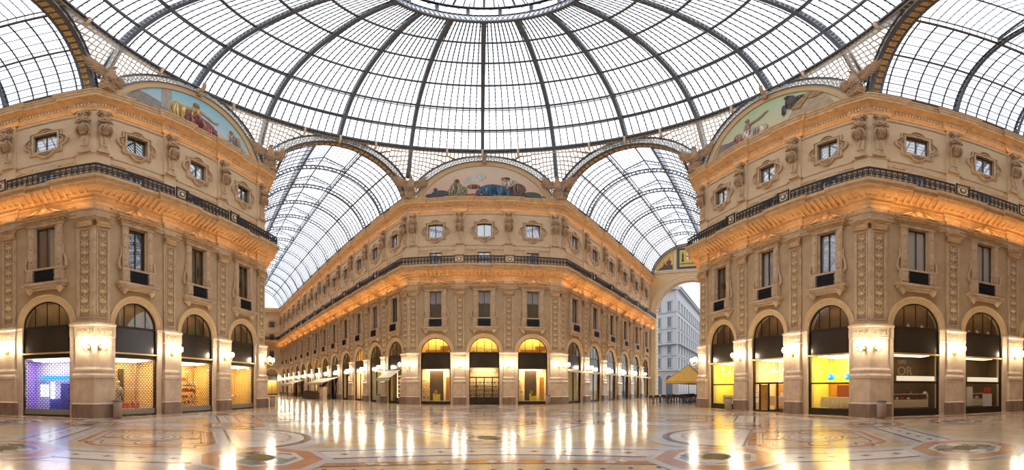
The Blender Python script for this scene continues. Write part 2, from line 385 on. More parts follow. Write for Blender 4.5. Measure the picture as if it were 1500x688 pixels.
def sash_mesh(w, z0, z1, mull=1, trans=None):
    b = MB(); t = .06
    b.box(-w, -w + t, .10, .18, z0, z1); b.box(w - t, w, .10, .18, z0, z1); b.box(-w + t, w - t, .10, .18, z0, z0 + t); b.box(-w + t, w - t, .10, .18, z1 - t, z1)
    for k in range(mull):
        x = -w + (k + 1) * 2 * w / (mull + 1); b.box(x - .035, x + .035, .08, .18, z0 + t, z1 - t)
    if trans: b.box(-w + t, w - t, .11, .17, trans - .025, trans + .025)
    return b
sashM = sash_mesh(.66, 9.2, 12.07).mesh('sash', woodD); sashA = sash_mesh(.77, 18.47, 20.16).mesh('sash', woodD)
sashZ = sash_mesh(.63, 14.85, 16.62, 1, 16.0).mesh('sash', woodD)
def pane(w, z0, z1, m, y=.14, name='pane'):
    b = MB(); b.box(-w + .05, w - .05, y, y + .008, z0 + .05, z1 - .05); return b.mesh(name, m)
def backing(w, z0, z1, m, y=.48):
    b = MB(); b.box(-w, w, y, y + .02, z0, z1); return b.mesh('backing', m)
paneM = pane(.66, 9.2, 12.07, g_win); paneA = pane(.77, 18.47, 20.16, g_win); paneZ = pane(.63, 14.85, 16.62, g_win)
bkM = backing(.66, 9.2, 12.07, dark); bkA = backing(.77, 18.47, 20.16, dark); bkZ = backing(.63, 14.85, 16.62, dark)
def blinds(w, z0, z1, m, gap=.04):
    b = MB()
    for sg in (-1, 1):
        n = 10; x0 = sg * gap; x1 = sg * (w - .07)
        for k in range(n):
            a = x0 + (x1 - x0) * k / n; c = x0 + (x1 - x0) * (k + 1) / n; ya = yc = .19
            b.quad((a, ya, z0), (c, yc, z0), (c, yc, z1), (a, ya, z1))
    return b
blM = blinds(.66, 9.25, 12.0, blind).mesh('curtain', blind); sheenA = blinds(.77, 18.5, 20.1, blind, .02).mesh('curtain', blind); blZ = blinds(.63, 14.9, 16.55, blind, .02).mesh('curtain', blind)  # the attic sheet is white to imitate sky reflected in its panes
def lace_curtain():
    b = MB(); n = 24
    for k in range(n):
        a = -.6 + 1.2 * k / n; c = a + 1.2 / n; za = 10.75 + .09 * math.sin(k * 1.05); zc = 10.75 + .09 * math.sin((k + 1) * 1.05)
        b.quad((a, .19, za), (c, .19, zc), (c, .19, 12.0), (a, .19, 12.0))
    return b.mesh('lace_curtain', mat('lace_curtain', (.55, .55, .60), .9))
laceC = lace_curtain()
def red_curt():
    b = MB()
    for k in range(8):
        a = -.5 + .06 * k; b.quad((a, .34 + .02 * (k % 2), 9.3), (a + .06, .34 + .02 * ((k + 1) % 2), 9.3), (a + .06, .34 + .02 * ((k + 1) % 2), 11.6), (a, .34 + .02 * (k % 2), 11.6))
    b.quad((.1, .36, 9.25), (.6, .36, 9.25), (.6, .36, 12.0), (.1, .36, 12.0), 1)
    return b.mesh('curtain', [redc, mat('cream_wall_inside', (.85, .72, .45), .8)])
redC = red_curt()
# quatrefoil frame for attic windows
def quatre_mesh():
    b = MB()
    def rad(a):
        c, s_ = math.cos(a), math.sin(a); best = 1.06 / max(abs(c), abs(s_))
        for cx, cz in ((.95, 0), (-.95, 0), (0, .95), (0, -.95)):
            pb = c * cx + s_ * cz; disc = pb * pb - (cx * cx + cz * cz - .52 ** 2)
            if disc > 0: best = max(best, pb + math.sqrt(disc))
        return best
    N = 72; zc = 19.31; O = []
    for i in range(N):
        a = 2 * PI * i / N; O.append((rad(a) * math.cos(a), rad(a) * math.sin(a)))
    def sc(k): return [(x * k, zc + z * k) for x, z in O]
    def ring(poly, y): return [(x, y, z) for x, z in poly]
    I = []
    for i in range(N):
        a = 2 * PI * i / N; c, s_ = math.cos(a), math.sin(a); r = min(.84 / max(abs(c), 1e-6), .92 / max(abs(s_), 1e-6)); I.append((r * c, zc + r * s_))
    b.loft([ring(sc(1.02), 0), ring(sc(1.02), -.16), ring(sc(.93), -.22), ring(sc(.90), -.06), ring(sc(.82), -.06), ring(sc(.80), -.18), ring(sc(.76), -.18), ring(sc(.735), -.06)])
    q = []
    for i in range(N):
        a = 2 * PI * i / N; c, s_ = math.cos(a), math.sin(a); r1 = rad(a) * .745; r2 = min(.93 / max(abs(c), 1e-6), 1.0 / max(abs(s_), 1e-6)); q.append((min(r1, 9), r2))
    b.loft([ring(sc(.745), -.06), ring([(x * .9 if 0 else x, z) for x, z in I], -.05)])
    for (x0, x1, z0, z1) in ((-.9, -.77, 18.36, 20.27), (.77, .9, 18.36, 20.27), (-.77, .77, 18.34, 18.47), (-.77, .77, 20.16, 20.29)): b.box(x0, x1, -.16, .04, z0, z1)
    for k in range(36):
        a = 2 * PI * k / 36; r = rad(a) * .86; b.ell((r * math.cos(a), -.075, zc + r * math.sin(a)), (.035, .03, .035), 5, 3)
    return b.mesh('quatrefoil_surround', stone)
quatre = quatre_mesh()
# caryatid herm
def caryatid_mesh():
    b = MB()
    def ring(z, rx, ry, yc, k=0, cx=0): return [(cx + (rx + k * math.cos(6 * a)) * math.cos(a), yc + (ry + k * math.cos(6 * a)) * math.sin(a), z) for a in [2 * PI * i / 20 for i in range(20)]]
    g = b; b = MB(); b.box(-.40, .40, -.22, 0, 17.55, 17.72); b.box(-.3, .3, -.18, 0, 17.72, 17.85)
    rings = [[(sx * w, y, z) for sx, y in ((-1, 0), (-1, -d), (1, -d), (1, 0))] for w, d, z in ((.2, .16, 17.85), (.3, .24, 19.2))]
    b.loft(rings, closed_ring=False); b.box(-.2, .2, -.24, -.15, 18.1, 18.2)
    for k in range(5): b.ell((0, -.24 - .01 * k, 18.35 + k * .17), (.05 + .02 * k, .05, .09), 6, 4)
    ped = b.mesh('herm_pedestal', stone); b = g
    body = [(19.05, .12, .10, -.30, .0), (19.15, .24, .17, -.30, .03), (19.35, .33, .24, -.30, .045), (19.65, .37, .28, -.32, .035), (19.9, .30, .23, -.32, .02), (20.15, .25, .19, -.31, .0),
            (20.45, .31, .23, -.33, 0), (20.65, .36, .22, -.32, 0), (20.8, .30, .18, -.31, 0), (20.88, .13, .12, -.31, 0), (20.97, .10, .10, -.32, 0)]
    b.loft([ring(z, rx, ry, yc, k) for z, rx, ry, yc, k in body], smooth=True)
    b.ell((0, -.35, 21.13), (.145, .16, .19), 12, 8); b.ell((0, -.30, 21.2), (.19, .18, .16), 10, 6)         # head and hair
    b.ell((0, -.51, 21.1), (.03, .04, .045), 6, 4)
    for sg in (-1, 1):
        b.ell((sg * .17, -.24, 21.08), (.07, .1, .15), 6, 5)
        b.tube([(sg * .33, -.32, 20.68), (sg * .43, -.38, 20.35), (sg * .34, -.52, 20.2), (sg * .05, -.58, 20.32 + .06 * sg), (-sg * .1, -.56, 20.4 + .06 * sg)], [.10, .09, .075, .06, .05], 7)
        b.ell((sg * .14, -.52, 20.5), (.1, .08, .1), 8, 5)
        b.tube([(sg * .30, -.5, 19.9), (sg * .42, -.42, 19.5), (sg * .38, -.36, 19.2), (sg * .28, -.34, 18.95)], [.07, .09, .07, .03], 6)
    for k in range(5): b.tube([(-.3 + k * .14, -.52, 19.95), (-.2 + k * .09, -.6, 19.7), (-.28 + k * .14, -.53, 19.3)], [.03, .045, .02], 5)
    c_ = MB(); c_.box(-.34, .34, -.42, 0, 21.28, 21.42); c_.box(-.40, .40, -.46, 0, 21.42, 21.52)
    return b.mesh('herm_figure', carv), ped, c_.mesh('abacus', stone)
cary, cary_p, cary_a = caryatid_mesh()
# balustrade panel of unit length, scaled per face ---------------------------
def rail_panel_mesh(L, P=1.16):
    b = MB(); n = max(1, round(L / .34)); st = L / n
    for z, h in ((14.9, .05), (15.62, .06), (15.2, .02), (15.42, .02)): b.box(-L / 2, L / 2, -P - .03, -P + .03, z, z + h)
    b.box(-L / 2, L / 2, -P - .05, -P + .05, 15.70, 15.76)
    for k in range(n + 1):
        x = -L / 2 + k * st; b.box(x - .03, x + .03, -P - .02, -P + .02, 14.9, 15.7)
    for k in range(n):
        x = -L / 2 + (k + .5) * st
        b.tube([(x + .11 * math.cos(a * PI / 5), -P, 15.28 + .27 * math.sin(a * PI / 5)) for a in range(10)], .03, 4, closed=True)
        b.tube([(x + .05 * math.cos(a * PI / 3), -P, 15.28 + .12 * math.sin(a * PI / 3)) for a in range(6)], .026, 4, closed=True)
        for sg in (-1, 1):
            b.tube([(x + sg * (.16 - .05 * math.cos(a)), -P, 15.56 - .05 * math.sin(a)) for a in [i * .9 for i in range(6)]], .024, 4)
            b.tube([(x + sg * (.16 - .05 * math.cos(a)), -P, 15.0 + .05 * math.sin(a)) for a in [i * .9 for i in range(6)]], .024, 4)
    return b
def rail_post_mesh(P=1.18, w=.5):
    b = MB(); b.box(-w, -w + .07, -P - .05, -P + .05, 14.85, 15.82); b.box(w - .07, w, -P - .05, -P + .05, 14.85, 15.82)
    b.box(-w, w, -P - .04, -P + .04, 15.70, 15.78); b.box(-w, w, -P - .04, -P + .04, 14.88, 14.96)
    b.tube([(.19 * math.cos(a * PI / 8), -P, 15.32 + .19 * math.sin(a * PI / 8)) for a in range(16)], .04, 5, closed=True)
    for sg in (-1, 1):
        for sz in (-1, 1):
            b.tube([(sg * (.3 - .08 * math.cos(a) * (1 - i / 12)), -P, 15.32 + sz * (.22 + .09 * math.sin(a) * (1 - i / 12))) for i, a in enumerate([i * .7 for i in range(9)])], .022, 4)
    return b
post_m = rail_post_mesh().mesh('railing_post', ironB)
crest_b = MB(); crest_b.ell((0, -1.2, 15.32), (.15, .05, .15), 10, 6); crest_m = crest_b.mesh('crest', mat('cream_crest', (.72, .62, .48), .5))
# ---- sconce
def sconce_meshes():
    b = MB(); b.ell((0, -.04, 4.0), (.1, .06, .24), 8, 6); b.lathe([(.02, 0), (.05, .1), (.03, .3)], (0, -.12, 3.75), 8)
    for sg in (-1, 1):
        b.tube([(0, -.08, 3.95), (sg * .12, -.25, 3.8), (sg * .28, -.42, 3.74), (sg * .40, -.46, 3.86), (sg * .40, -.46, 4.0)], [.03, .028, .026, .024, .024], 6)
        b.tube([(sg * (.2 - .07 * math.cos(a)), -.3, 3.92 + .07 * math.sin(a)) for a in [i * .7 for i in range(8)]], .014, 4)
        b.lathe([(.03, 0), (.085, .03), (.1, .07)], (sg * .40, -.46, 3.98), 10)
    g = MB(); g.ell((0, 0, 0), (.17, .17, .19), 12, 8)
    return b.mesh('bracket', brass), g.mesh('globe', globe_m)
sc_b, sc_g = sconce_meshes()
SC = 0
def sconce(M, label, group='globe wall sconces on the piers'):
    t = thing('wall_sconce', M, label, 'wall lamp', group)
    ob('bracket', sc_b, t)
    for sg in (-1, 1): ob('globe', sc_g, t, Matrix.Translation((sg * .40, -.46, 4.22)))
    return t
# ---- shop fronts
def grille_mesh(z0=.42, z1=3.5):
    b = MB(); n = int((z1 - z0) / .115)
    for i in range(n + 1):
        z = z0 + i * .115; b.box(-1.5, 1.5, .10, .12, z - .012, z + .012)
        for k in range(13):
            x = -1.5 + (k + (.5 if i % 2 else 0)) * .24
            if abs(x) < 1.5 and i < n: b.box(x - .02, x + .02, .10, .12, z, z + .115)
    return b
gril = grille_mesh().mesh('grille', mat('grey_steel', (.10, .08, .065), .5, metal=.3))
def frame_shop(kind):
    b = MB(); t = .09
    b.box(-OPN, -OPN + t, .05, .25, 0, ZS); b.box(OPN - t, OPN, .05, .25, 0, ZS)
    if kind == 'display': b.box(-OPN + t, OPN - t, .05, .25, 0, .34); b.box(-OPN + t, OPN - t, .08, .2, 3.72, 3.86)
    if kind == 'door':
        b.box(-OPN + t, OPN - t, .08, .2, 2.78, 2.9); b.box(-OPN + t, OPN - t, .08, .22, 0, .12)
        for x in (-.85, 0, .85): b.box(x - .05, x + .05, .08, .2, .12, 2.78)
        for z in (.95, 1.42, 1.88, 2.33): b.box(-OPN + t, OPN - t, .2, .22, z, z + .03)
        b.box(-OPN + t, OPN - t, .2, .22, .1, .75)
    if kind == 'cafe': b.box(-OPN + t, OPN - t, .05, .25, 0, .42); b.box(-OPN + t, OPN - t, .08, .2, 1.95, 2.05)
    if kind == 'cafe_door':
        b.box(-OPN + t, OPN - t, .08, .2, 2.0, 2.12); b.box(-OPN + t, OPN - t, .08, .22, 0, .1)
        for x in (-.95, -.05, .8): b.box(x - .05, x + .05, .08, .2, .1, 2.0)
        b.tube([(-.16, .02, .9), (-.2, -.02, 1.0), (-.2, -.02, 1.25), (-.16, .02, 1.35)], .02, 5)
    if kind == 'grille': b.box(-OPN + t, OPN - t, .06, .2, 0, .14, 0); b.box(-OPN + t, OPN - t, .08, .18, 3.5, 3.86)
    if kind == 'dark': b.box(-OPN + t, OPN - t, .05, .25, 0, .42); b.box(-OPN + t, OPN - t, .08, .2, 2.0, 2.1)
    if kind == 'arm': b.box(-OPN + t, OPN - t, .05, .22, 0, .25); b.box(-.04, .04, .08, .2, .25, 3.8)
    return b
def lunette_mesh(nm=3):
    b = MB(); n = 16; r1, r0 = OPN, OPN - .07
    for i in range(n):
        a0 = PI - PI * i / n; a1 = PI - PI * (i + 1) / n
        P = [(r * math.cos(a), ZS + r * math.sin(a)) for a, r in ((a0, r0), (a0, r1), (a1, r1), (a1, r0))]
        b.prism(P, .12, .2)
    b.box(-OPN, OPN, .05, .25, ZS - .07, ZS + .05)
    for k in range(nm):
        x = -OPN + (k + 1) * 2 * OPN / (nm + 1); b.box(x - .025, x + .025, .13, .19, ZS, ZS + math.sqrt(max(0, r0 * r0 - x * x)))
    return b.mesh('fanlight_frame', frameD)
lunf = lunette_mesh()
lb = MB(); lb.prism(arc(0, ZS, OPN - .05, PI, 0, 16), .155, .163); lun_pane = lb.mesh('fanlight_pane', g_shop)
def room_mesh(z0, z1, d, arched=False):
    b = MB(); x = 1.9 if not arched else 1.85
    b.quad((-x, .62, z0), (-x, d, z0), (-x, d, z1), (-x, .62, z1), 0); b.quad((x, d, z0), (x, .62, z0), (x, .62, z1), (x, d, z1), 0)
    b.quad((-x, d, z0), (x, d, z0), (x, d, z1), (-x, d, z1), 1); b.quad((-x, .3, z0), (x, .3, z0), (x, d, z0), (-x, d, z0), 2); b.quad((-x, .3, z1), (-x, d, z1), (x, d, z1), (x, .3, z1), 3)
    return b
def room(parent, z0, z1, d, side, back, flo, ceil, name='shop_interior'):
    return ob(name, room_mesh(z0, z1, d), parent, None, [side, back, flo, ceil])
def lampstrip(parent, z, st, col, y0=.5, y1=1.6, w=1.2, name='ceiling_light'):
    b = MB(); b.box(-w, w, y0, y1, z - .03, z); return ob(name, b, parent, None, emis(f'ceiling_light_{st}_{col[2]}', col, st * 1.9))
WARM = (1, .72, .36); YEL = (1, .80, .28); WHT = (1, .93, .80)
def shopmats(n, c, r=.6): return mat(n, c, r)
fas = MB(); fas.box(-OPN + .09, OPN - .09, .1, .2, 3.86, ZS - .07); fas_m = fas.mesh('fascia', fascia)
gp = MB(); gp.box(-OPN + .1, OPN - .1, .14, .148, .12, 3.82); gpane = gp.mesh('display_pane', g_shop)
gl = MB(); gl.box(-OPN - .12, OPN + .12, -.08, .06, 3.74, 3.84); ledge_m = gl.mesh('gilt_ledge', mat('gilt_ledge', (.55, .38, .18), .35, metal=.6))
FR_M = {}
def shop_base(M, kind, label, group):
    t = thing('shopfront', M, label, 'shop front', group)
    if kind not in FR_M: FR_M[kind] = frame_shop(kind).mesh('frame', frameD)
    ob('frame', FR_M[kind], t); ob('fascia', fas_m, t); ob('fanlight_frame', lunf, t); ob('fanlight_pane', lun_pane, t); ob('display_pane', gpane, t)
    return t
def shelves(b, x0, x1, y, zs, m=0):
    for z in zs: b.box(x0, x1, y - .25, y, z, z + .04, m)
    b.box(x0 - .03, x0, y - .25, y, zs[0], zs[-1] + .5, m); b.box(x1, x1 + .03, y - .25, y, zs[0], zs[-1] + .5, m)
def bag_mesh():
    b = MB(); b.loft([[(sx * w, sy * d, z) for sx, sy in ((-1, -1), (1, -1), (1, 1), (-1, 1))] for w, d, z in ((.5, .4, 0), (.5, .42, .1), (.44, .3, .6), (.38, .12, .7))], cap=True)
    b.tube([(-.2, 0, .68), (-.18, 0, .9), (0, 0, 1.0), (.18, 0, .9), (.2, 0, .68)], .035, 5); b.box(-.08, .08, -.36, -.3, .4, .55); return b
BAGS = {}
GM = None
def goods(b, x0, x1, y, zs, rnd, ms, step=.3, h=.2):
    M, mats_, words = GM
    for kz, z in enumerate(zs):
        x = x0 + .05; nb_ = -1
        while x < x1 - .1:
            nb_ += 1; w = rnd.uniform(.12, .24); hh = rnd.uniform(.6, 1) * h; m = mats_[rnd.choice(ms)]
            if m.name not in BAGS: BAGS[m.name] = bag_mesh().mesh('display_bag', m)
            o = ob('display_bag', BAGS[m.name], None, M @ Matrix.Translation((x + w / 2, y - .13, z + .04)) @ Matrix.Diagonal((w, .2, hh, 1)))
            tag(o, f'{m.name.split("_")[0]} bag, {ORD[min(nb_, 19)]} from left on the {("upper " if z > 5 else "") + (ORD[kz] + " shelf" if len(zs) > 1 else "display")}, {words[12:]}', 'bag', 'bags on display in the ' + words); x += w + rnd.uniform(.03, step)
def goods_old(b, x0, x1, y, zs, rnd, ms, step=.3, h=.2):
    for z in zs:
        x = x0 + .05
        while x < x1 - .1:
            w = rnd.uniform(.08, .2); hh = rnd.uniform(.5, 1) * h; b.box(x, min(x + w, x1), y - .2, y - .05, z + .04, z + .04 + hh, rnd.choice(ms)); x += w + rnd.uniform(.03, step)
cream = mat('cream_wall', (.85, .72, .50), .7); gold_w = mat('golden_wall', (.80, .56, .20), .6); brownp = mat('brown_panel', (.13, .085, .055), .5, noise=(.08, .05, .03), stretch=(6, 6, .2), nscale=3)
shelfm = mat('pale_shelf', (.8, .68, .45), .5); bagm = mat('dark_goods', (.06, .035, .02), .5); bagr = mat('tan_goods', (.45, .18, .05), .5); yelm = mat('yellow_boxes', (.9, .65, .03), .4)
orw = mat('orange_wood', (.62, .30, .06), .4, noise=(.45, .2, .04)); yelw = mat('yellow_wall', (.85, .72, .18), .6); bluew = mat('blue_wall', (.12, .16, .75), .6); violw = mat('violet_wall', (.35, .22, .62), .6)
tilew = mat('pale_floor_tile', (.6, .5, .36), .3); brnp2 = mat('brown_fanlight_blind', (.20, .115, .06), .6); redm = mat('red_goods', (.5, .04, .04), .5); whitem = mat('white_goods', (.85, .83, .78), .5)
def plant(parent, x, z, m=None, n=16, r=.4, y=.35):
    b = MB(); rnd = random.Random(int(x * 100) + n)
    for k in range(n):
        a = rnd.uniform(0, PI); l = r * rnd.uniform(.6, 1.1); p = Vector((x, y, z)); q = Vector((x + l * math.cos(a), y - rnd.uniform(0, .1), z + l * (.3 + .7 * math.sin(a)))); q2 = q + Vector((.15 * math.cos(a) * l, 0, -.12 * l))
        b.tube([p, (p + q) / 2 + Vector((0, 0, .05)), q, q2], [.01, .03, .022, .004], 4)
    return ob('fanlight_plant', b, parent, None, mat('leaf_green', (.20, .27, .08), .6))
def people_free_fanlight(t, back, st, col, curtain=False):
    room(t, ZS - .1, ZS + 1.75, 1.3, back, back, back, back, 'upper_interior')
    if st: lampstrip(t, ZS + 1.74, st, col, .5, 1.0, 1.2, 'upper_light')
# ------------------------------------------------------------------ build one face
def build_face(f, style):
    wname = 'wall_' + f.key
    wm = wall_mesh(f)
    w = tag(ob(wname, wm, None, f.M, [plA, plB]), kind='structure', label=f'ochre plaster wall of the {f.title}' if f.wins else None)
    b = MB()
    jt = .16; p1 = jog_path(f, .16); T = dict(turn0=f.t0, turn1=f.t1)
    # cornice between storeys = balcony slab
    b2 = MB(); b2.sweep(p1, [(0, 13.45), (.06, 13.45), (.06, 13.6), (.14, 13.66), (.14, 13.85), (.3, 13.95), (.34, 14.05), (.80, 14.2), (.96, 14.35), (1.06, 14.36), (1.06, 14.5), (1.16, 14.62), (1.20, 14.62), (1.20, 14.84), (0, 14.86)], **T)
    for x in [f.x0 + .35 + i * .42 for i in range(int((f.x1 - f.x0 - .3) / .42) + 1)]:
        b2.add([(x - .09, -.2, 13.8), (x + .09, -.2, 13.8), (x + .09, -1.12, 14.3), (x - .09, -1.12, 14.3), (x - .09, -.2, 14.25), (x + .09, -.2, 14.25), (x + .09, -1.12, 14.4), (x - .09, -1.12, 14.4)],
               [(0, 1, 2, 3), (0, 3, 7, 4), (1, 5, 6, 2), (2, 6, 7, 3)])
    ob('balcony_cornice', b2, w, None, stoneW)
    b3 = MB(); b3.sweep(p1, [(0, 21.75), (.06, 21.75), (.1, 21.9), (.2, 22.0), (.22, 22.12), (.22, 22.36), (.3, 22.4), (.34, 22.5), (.62, 22.62), (.8, 22.66), (.8, 22.9), (.86, 22.95), (.9, 23.1), (.98, 23.18), (.98, 23.28), (0, 23.32)], **T)
    for i in range(int((f.x1 - f.x0) / .21)):
        x = f.x0 + .1 + i * .21; off = .38 if (any(abs(x - p) < .62 for p in f.piers) or (f.t0 and x < f.x0 + 1.15) or (f.t1 and x > f.x1 - 1.15)) else .22
        b3.box(x - .055, x + .055, -off - .1, -.1, 22.14, 22.34, 1)
    ob('crowning_cornice', b3, w, None, [stoneW, stoneL])
    b4 = MB(); fp = flat_path(f)
    b4.sweep(fp, [(0, 16.85), (.08, 16.88), (.08, 17.05), (0, 17.1)], **T); b4.sweep(p1, [(-.1, 17.4), (.05, 17.42), (.05, 17.5), (-.1, 17.52)], **T)
    b4.sweep(fp, [(0, 21.36), (.05, 21.36), (.09, 21.44), (.09, 21.5), (0, 21.52)], **T)
    b4.sweep(fp, [(0, 12.36), (.07, 12.36), (.07, 12.55), (.12, 12.6), (.12, 12.78), (.18, 12.86), (0, 12.9)], **T)
    b4.sweep(p1, [(-.1, 13.2), (.04, 13.2), (.04, 13.46), (-.1, 13.46)], **T)
    ob('string_courses', b4, w, None, stone)
    if f.arm:
        b5 = MB(); b5.sweep([(f.x0, 0), (f.x1, 0)], [(.35, 23.25), (.35, 23.5), (.42, 23.55), (.42, 23.62), (.2, 23.7), (.2, 24.0), (.28, 24.05), (0, 24.1)], **T); ob('parapet_band', b5, w, None, mat('golden_parapet', (.70, .52, .25), .7, noise=(.6, .42, .18)))
    # archivolts
    if f.wins:
        b6 = MB(); n = 20
        for x in f.wins:
            rings = []
            for i in range(n + 1):
                a = PI - PI * i / n; c, s_ = math.cos(a), math.sin(a)
                rings.append([(x + r * c, y, ZS + .02 + r * s_) for r, y in ((1.56, .1), (1.56, -.05), (1.68, -.05), (1.70, -.09), (1.86, -.09), (1.88, -.14), (1.97, -.16), (1.99, 0))])
            b6.loft(rings, closed_ring=False)
        ob('arch_moulding', b6, w, None, mat('arch_stone', (.68, .49, .29), .7, noise=(.56, .38, .2), bump=.2, bscale=12))
    # piers ---------------------------------------------------------
    LV = [(.68, .46, 0), (.68, .46, .78), (.64, .42, .84), (.60, .38, .86), (.60, .38, 2.22), (.66, .44, 2.28), (.66, .44, 2.42), (.60, .36, 2.55), (.62, .38, 2.66), (.62, .38, 2.76), (.56, .30, 2.84), (.52, .27, 2.9), (.52, .27, 4.62), (.56, .30, 4.66), (.54, .28, 4.72), (.58, .32, 5.25), (.66, .40, 5.34), (.66, .40, 5.46)]
    def split(plan, cx, wd, is_corner):
        pc = MB(); lv = LV if not is_corner else [(w_ + .52, p_, z_) for w_, p_, z_ in LV]
        pier_stack(pc, [l for l in lv if l[2] <= .80], plan, 1); pier_stack(pc, [l for l in lv if .77 < l[2]], plan, 0)
        o = ob('pier', pc, w, None, [marbP, plinth]); return o
    up = MB(); reliefs = []
    def pilaster(plan, cw, corner):
        q = MB()
        e = .0 if not corner else .52
        pier_stack(q, [(.55 + e, .14, 5.46), (.55 + e, .14, 5.6), (.50 + e, .12, 5.62), (.50 + e, .12, 11.62), (.54 + e, .16, 11.68)], plan, 0)
        pier_stack(q, [(.5 + e, .14, 12.35), (.5 + e, .14, 13.5)], plan, 0)
        pier_stack(q, [(.5 + e, .14, 14.9), (.5 + e, .14, 21.8)], plan, 1)
        return q
    k = 0
    for p in f.piers:
        o = split(plain_plan(p), p, .6, False); ob('pier_frieze', frz, o, Matrix.Translation((p, -.31, 4.68)))
        q = ob('pilaster', pilaster(plain_plan(p), .5, False), w, None, [stone, plA])
        ob('carved_relief', relief, q, Matrix.Translation((p, -.12, 5.9))); ob('relief_border', bord, q, Matrix.Translation((p, -.12, 5.75))); ob('capital', cap_small, q, Matrix.Translation((p, -.12, 11.66)))
    # corner piers (only at t1 end for a face with following face, plus t0 for the first)
    ends = []
    if f.t1 and f in (FC, FL, FR, AL, BL, HR): ends.append((f.x1, f.t1))
    for (x, t) in ends:
        o = split(corner_plan(x, t), x, 1.1, True); ct, st = math.cos(t), math.sin(t)
        q = ob('corner_pilaster', pilaster(corner_plan(x, t), 1.0, True), w, None, [stone, plA])
        for MM in (M4((x - .5, 0, 0)), M4((x + ct * .5, st * .5, 0), t)):
            ob('pier_frieze', frz, o, MM @ Matrix.Translation((0, -.31, 4.68)))
            ob('carved_relief', relief, q, MM @ Matrix.Translation((0, -.12, 5.9))); ob('relief_border', bord, q, MM @ Matrix.Translation((0, -.12, 5.75))); ob('capital', cap_small, q, MM @ Matrix.Translation((0, -.12, 11.66)))
    # side jambs of every arch
    for x in f.wins:
        for sg in (-1, 1): ob('arch_jamb', jamb_m, w, Matrix.Translation((x + sg * 1.76, 0, 0)))
    # corner attic stone etc
    return w
bord_b = MB(); bord_b = frame_mesh(.76, 5.75, .05, .07); bord_b.box(-.31, .31, -.012, 0, .07, 5.68, 1); bord = bord_b.mesh('relief_border', [stone, panelg])
jb = MB(); pier_stack(jb, [(.19, .1, 0), (.19, .1, 4.66), (.2, .13, 4.7), (.2, .13, 5.3), (.23, .18, 5.38), (.23, .18, 5.46)], plain_plan(0), 0); jamb_m = jb.mesh('arch_jamb', marbP)
walls = {}
for f in FACES: walls[f.key] = build_face(f, None)
# bay joints: small plaster panels between mezzanine windows
# ------------------------------------------------------------------ windows, railings, caryatids, sconces
WN = [0]
def wname():
    WN[0] += 1; return f'window_{WN[0]}'
def pos_words(f, i):
    n = len(f.wins)
    if not f.arm: return ['left', 'middle', 'right'][i] + ' bay of the ' + f.title
    order = sorted(range(n), key=lambda k: abs(f.wins[k])); r = order.index(i)
    return f'{ORD[r]} bay along the {f.title}'
MAINFILL = {('left', 2): 'dark', ('left', 1): 'dark', ('left', 0): 'refl', ('left_rear_arm', 3): 'red'}
def build_windows(f):
    for i, x in enumerate(f.wins):
        if f in (BL, BR) and abs(x) > 14: continue
        pw = pos_words(f, i); M = f.M @ Matrix.Translation((x, 0, 0))
        if f is FC: fill = 'lace'
        elif f is FR: fill = 'blind' if i > 0 else 'dark'
        elif f is BR: fill = 'blind'
        elif f is AR: fill = 'blind'
        elif f is AL: fill = 'blind' if i % 3 else 'dark'
        elif f is BL: fill = 'red' if i == 3 else 'dark'
        else: fill = 'dark'
        words = {'lace': 'a white lace half curtain', 'blind': 'closed white blinds', 'dark': 'dark panes', 'red': 'a red curtain pulled to one side'}[fill]
        t = thing(wname(), M, f'tall pedimented window with {words}, {pw}', 'window', None, 'structure')
        ob('surround', surr, t); ob('pediment', pedi, t); ob('iron_grating', grat, t, Matrix.Translation((0, -.36, 0))); ob('sash', sashM, t); ob('pane', paneM, t); ob('backing', bkM, t)
        if fill == 'lace': ob('lace_curtain', laceC, t)
        if fill == 'blind': ob('curtain', blM, t)
        if fill == 'red': ob('curtain', redC, t)
        t = thing(wname(), M, f'square attic window in a lobed stone frame, {pw}', 'window', None, 'structure')
        ob('surround', quatre, t); ob('sash', sashA, t); ob('pane', paneA, t); ob('backing', bkA, t)
        if f is not FL or i == 1: ob('curtain', sheenA, t)  # not a real curtain: white sheet painting the sky's reflection into the panes
        t = thing(wname(), M, f'low window half hidden behind the iron railing, {pw}', 'window', None, 'structure')
        ob('sash', sashZ, t); ob('pane', paneZ, t); ob('backing', bkZ, t); ob('curtain', blZ, t)
        ob('surround', mezz, t)
mz = MB()
for x0, x1 in ((-.82, -.63), (.63, .82)): mz.box(x0, x1, -.08, .03, 14.86, 16.85)
mz.box(-.82, .82, -.10, .03, 16.62, 16.86)
for sg in (-1, 1):
    mz.add([(0, 0, 0)] * 0, []);
    a, c = sorted((sg * 1.0, sg * 1.85)); mz.box(a, c, -.03, 0, 15.0, 15.06); mz.box(a, c, -.03, 0, 16.6, 16.66); mz.box(a, a + .06, -.03, 0, 15.06, 16.6); mz.box(c - .06, c, -.03, 0, 15.06, 16.6)
mezz = mz.mesh('surround', stone)
for f in (FC, FL, FR, AL, AR, BL, BR): build_windows(f)
def between(f, p):
    """words for a pier position"""
    if not f.arm: return ('left' if p < 0 else 'right') + ' inner pier of the ' + f.title
    order = sorted(f.piers, key=abs); return f'{ORD[order.index(p)]} pier along the {f.title}'
RP = {}
